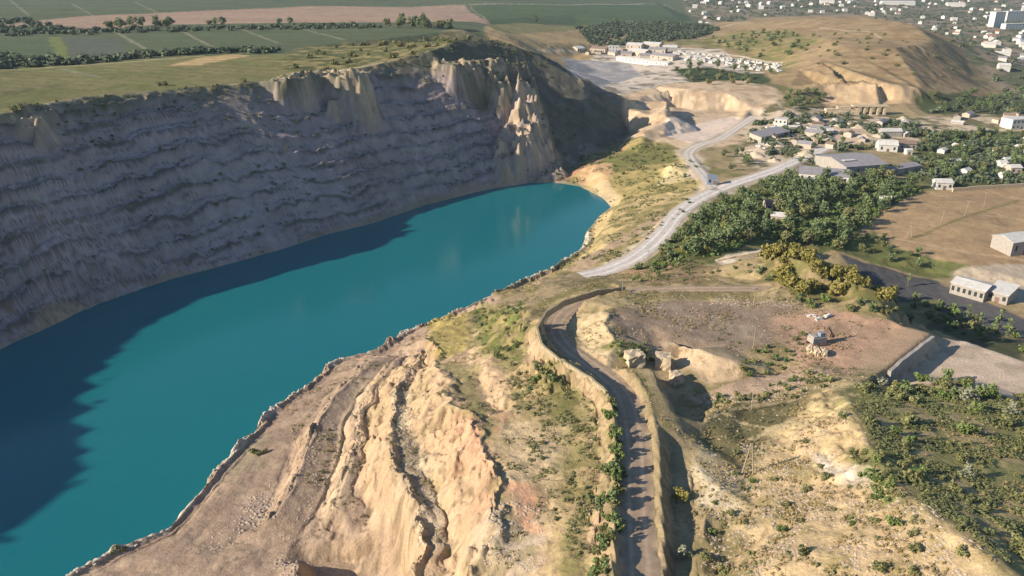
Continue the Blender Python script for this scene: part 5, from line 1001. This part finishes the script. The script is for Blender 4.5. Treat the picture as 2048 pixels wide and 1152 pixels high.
# grey machine on the yard
p = hgt(1632, 690); r = tag(empty('loading_machine', p, .3), 'grey tracked loading machine throwing a long shadow over the reddish yard', 'machine')
bm = bmesh.new(); box(bm, -2.4, 2.4, -1.5, 1.5, .9, 2.6); box(bm, -2.2, -.6, -1.3, 1.3, 2.6, 3.1); bm_obj('body', bm, M_CONC, r)
bm = bmesh.new(); box(bm, .2, 1.8, -1.2, .2, 2.6, 4.0); bm_obj('cab', bm, M_BLUE, r)
for s in (-1, 1): bm = bmesh.new(); box(bm, -2.6, 2.6, s * 1.7 - .35, s * 1.7 + .35, -.2, .85); bmesh.ops.bevel(bm, geom=bm.edges[:], offset=.25, segments=2, affect='EDGES'); bm_obj('track', bm, M_RUST, r)
bm = bmesh.new(); tube(bm, (1.6, .7, 2.4), (4.2, .7, 4.8), .3, .25); tube(bm, (4.2, .7, 4.8), (6, .7, 2.2), .25, .2); bm_obj('arm', bm, M_RUST, r); bm = bmesh.new(); box(bm, 5.5, 6.5, .1, 1.3, 1.2, 2.2); bm_obj('bucket', bm, M_RUST, r)
# poles
def pole(px, py, h, label, kind='single', lean=0, name='utility_pole'):
    p = hgt(px, py); r = tag(empty(name, p, random.uniform(-.3, .3)), label, 'pole'); bm = bmesh.new()
    if kind == 'A': tube(bm, (-1.3, 0, -.5), (-.1, 0, h), .17, .12); bm_obj('leg', bm, M_WOOD, r); bm = bmesh.new(); tube(bm, (1.3, 0, -.5), (.1, 0, h), .17, .12); bm_obj('leg', bm, M_WOOD, r)
    else: tube(bm, (0, 0, -.5), (lean, 0, h), .13, .08); bm_obj('post', bm, M_WOOD, r)
    bm = bmesh.new(); box(bm, -1.1 + lean, 1.1 + lean, -.06, .06, h - .9, h - .78); bm_obj('crossarm', bm, M_WOOD, r)
    for s in (-1, 0, 1): bm = bmesh.new(); tube(bm, (s * .9 + lean, 0, h - .72), (s * .9 + lean, 0, h - .42), .07, .05); bm_obj('insulator', bm, M_WALLW, r)
pole(1495, 950, 8, 'wooden A frame pole on the sandy slope, nearest of the pole line', 'A'); pole(1502, 822, 8, 'wooden pole in the olive hollow, second nearest of the pole line'); pole(1506, 697, 8, 'wooden pole on the grey gravel ground inside the bend')
pole(1507, 612, 7, 'wooden pole at the near edge of the bend road'); pole(1508, 562, 7, 'wooden pole on the far verge of the bend road'); pole(1499, 487, 8, 'wooden pole at the near edge of the wood'); pole(1244, 590, 6, 'short dark pole at the start of the road bend')
pole(1818, 476, 8, 'A frame pole on the brown field, nearest of its line', 'A'); pole(1881, 448, 8, 'leaning pole on the brown field, second of its line', 'single', .8); pole(1928, 433, 9, 'leaning pole on the brown field, third of its line', 'single', 1.0); pole(1967, 415, 9, 'upright pole on the brown field, farthest of its line')
pole(267, 118, 13, 'left one of the two tall poles by the hedge on the plateau'); pole(287, 122, 14, 'right one of the two tall poles by the hedge on the plateau'); pole(303, 80, 13, 'nearer of the two poles out on the green field'); pole(316, 69, 14, 'farther of the two poles by the pink field')
pole(1295, 524, 6, 'short pole beside the near end of the white gravel road'); pole(1570, 330, 8, 'pole by the far end of the white gravel road')
for o in list(bpy.data.objects):
    if o.location.z < -400 and o.parent is None: 
        for ch in list(o.children): bpy.data.objects.remove(ch)
        bpy.data.objects.remove(o)

# ------------------------------------------------------------------ haze over the far ground
bm = bmesh.new(); box(bm, -8700, 8700, -8700, 8700, -22, 165); hm = bpy.data.materials.new('haze'); hm.use_nodes = True; hn = hm.node_tree; hn.nodes.remove(hn.nodes['Principled BSDF'])
pv = hn.nodes.new('ShaderNodeVolumePrincipled'); pv.inputs['Color'].default_value = (.62, .76, 1.0, 1); pv.inputs['Density'].default_value = .00005; hn.links.new(pv.outputs[0], hn.nodes['Material Output'].inputs['Volume'])
hz = bm_obj('haze', bm, hm); hz['kind'] = 'stuff'; hz['label'] = 'thin pale haze over the far fields and town'; hz['category'] = 'haze'
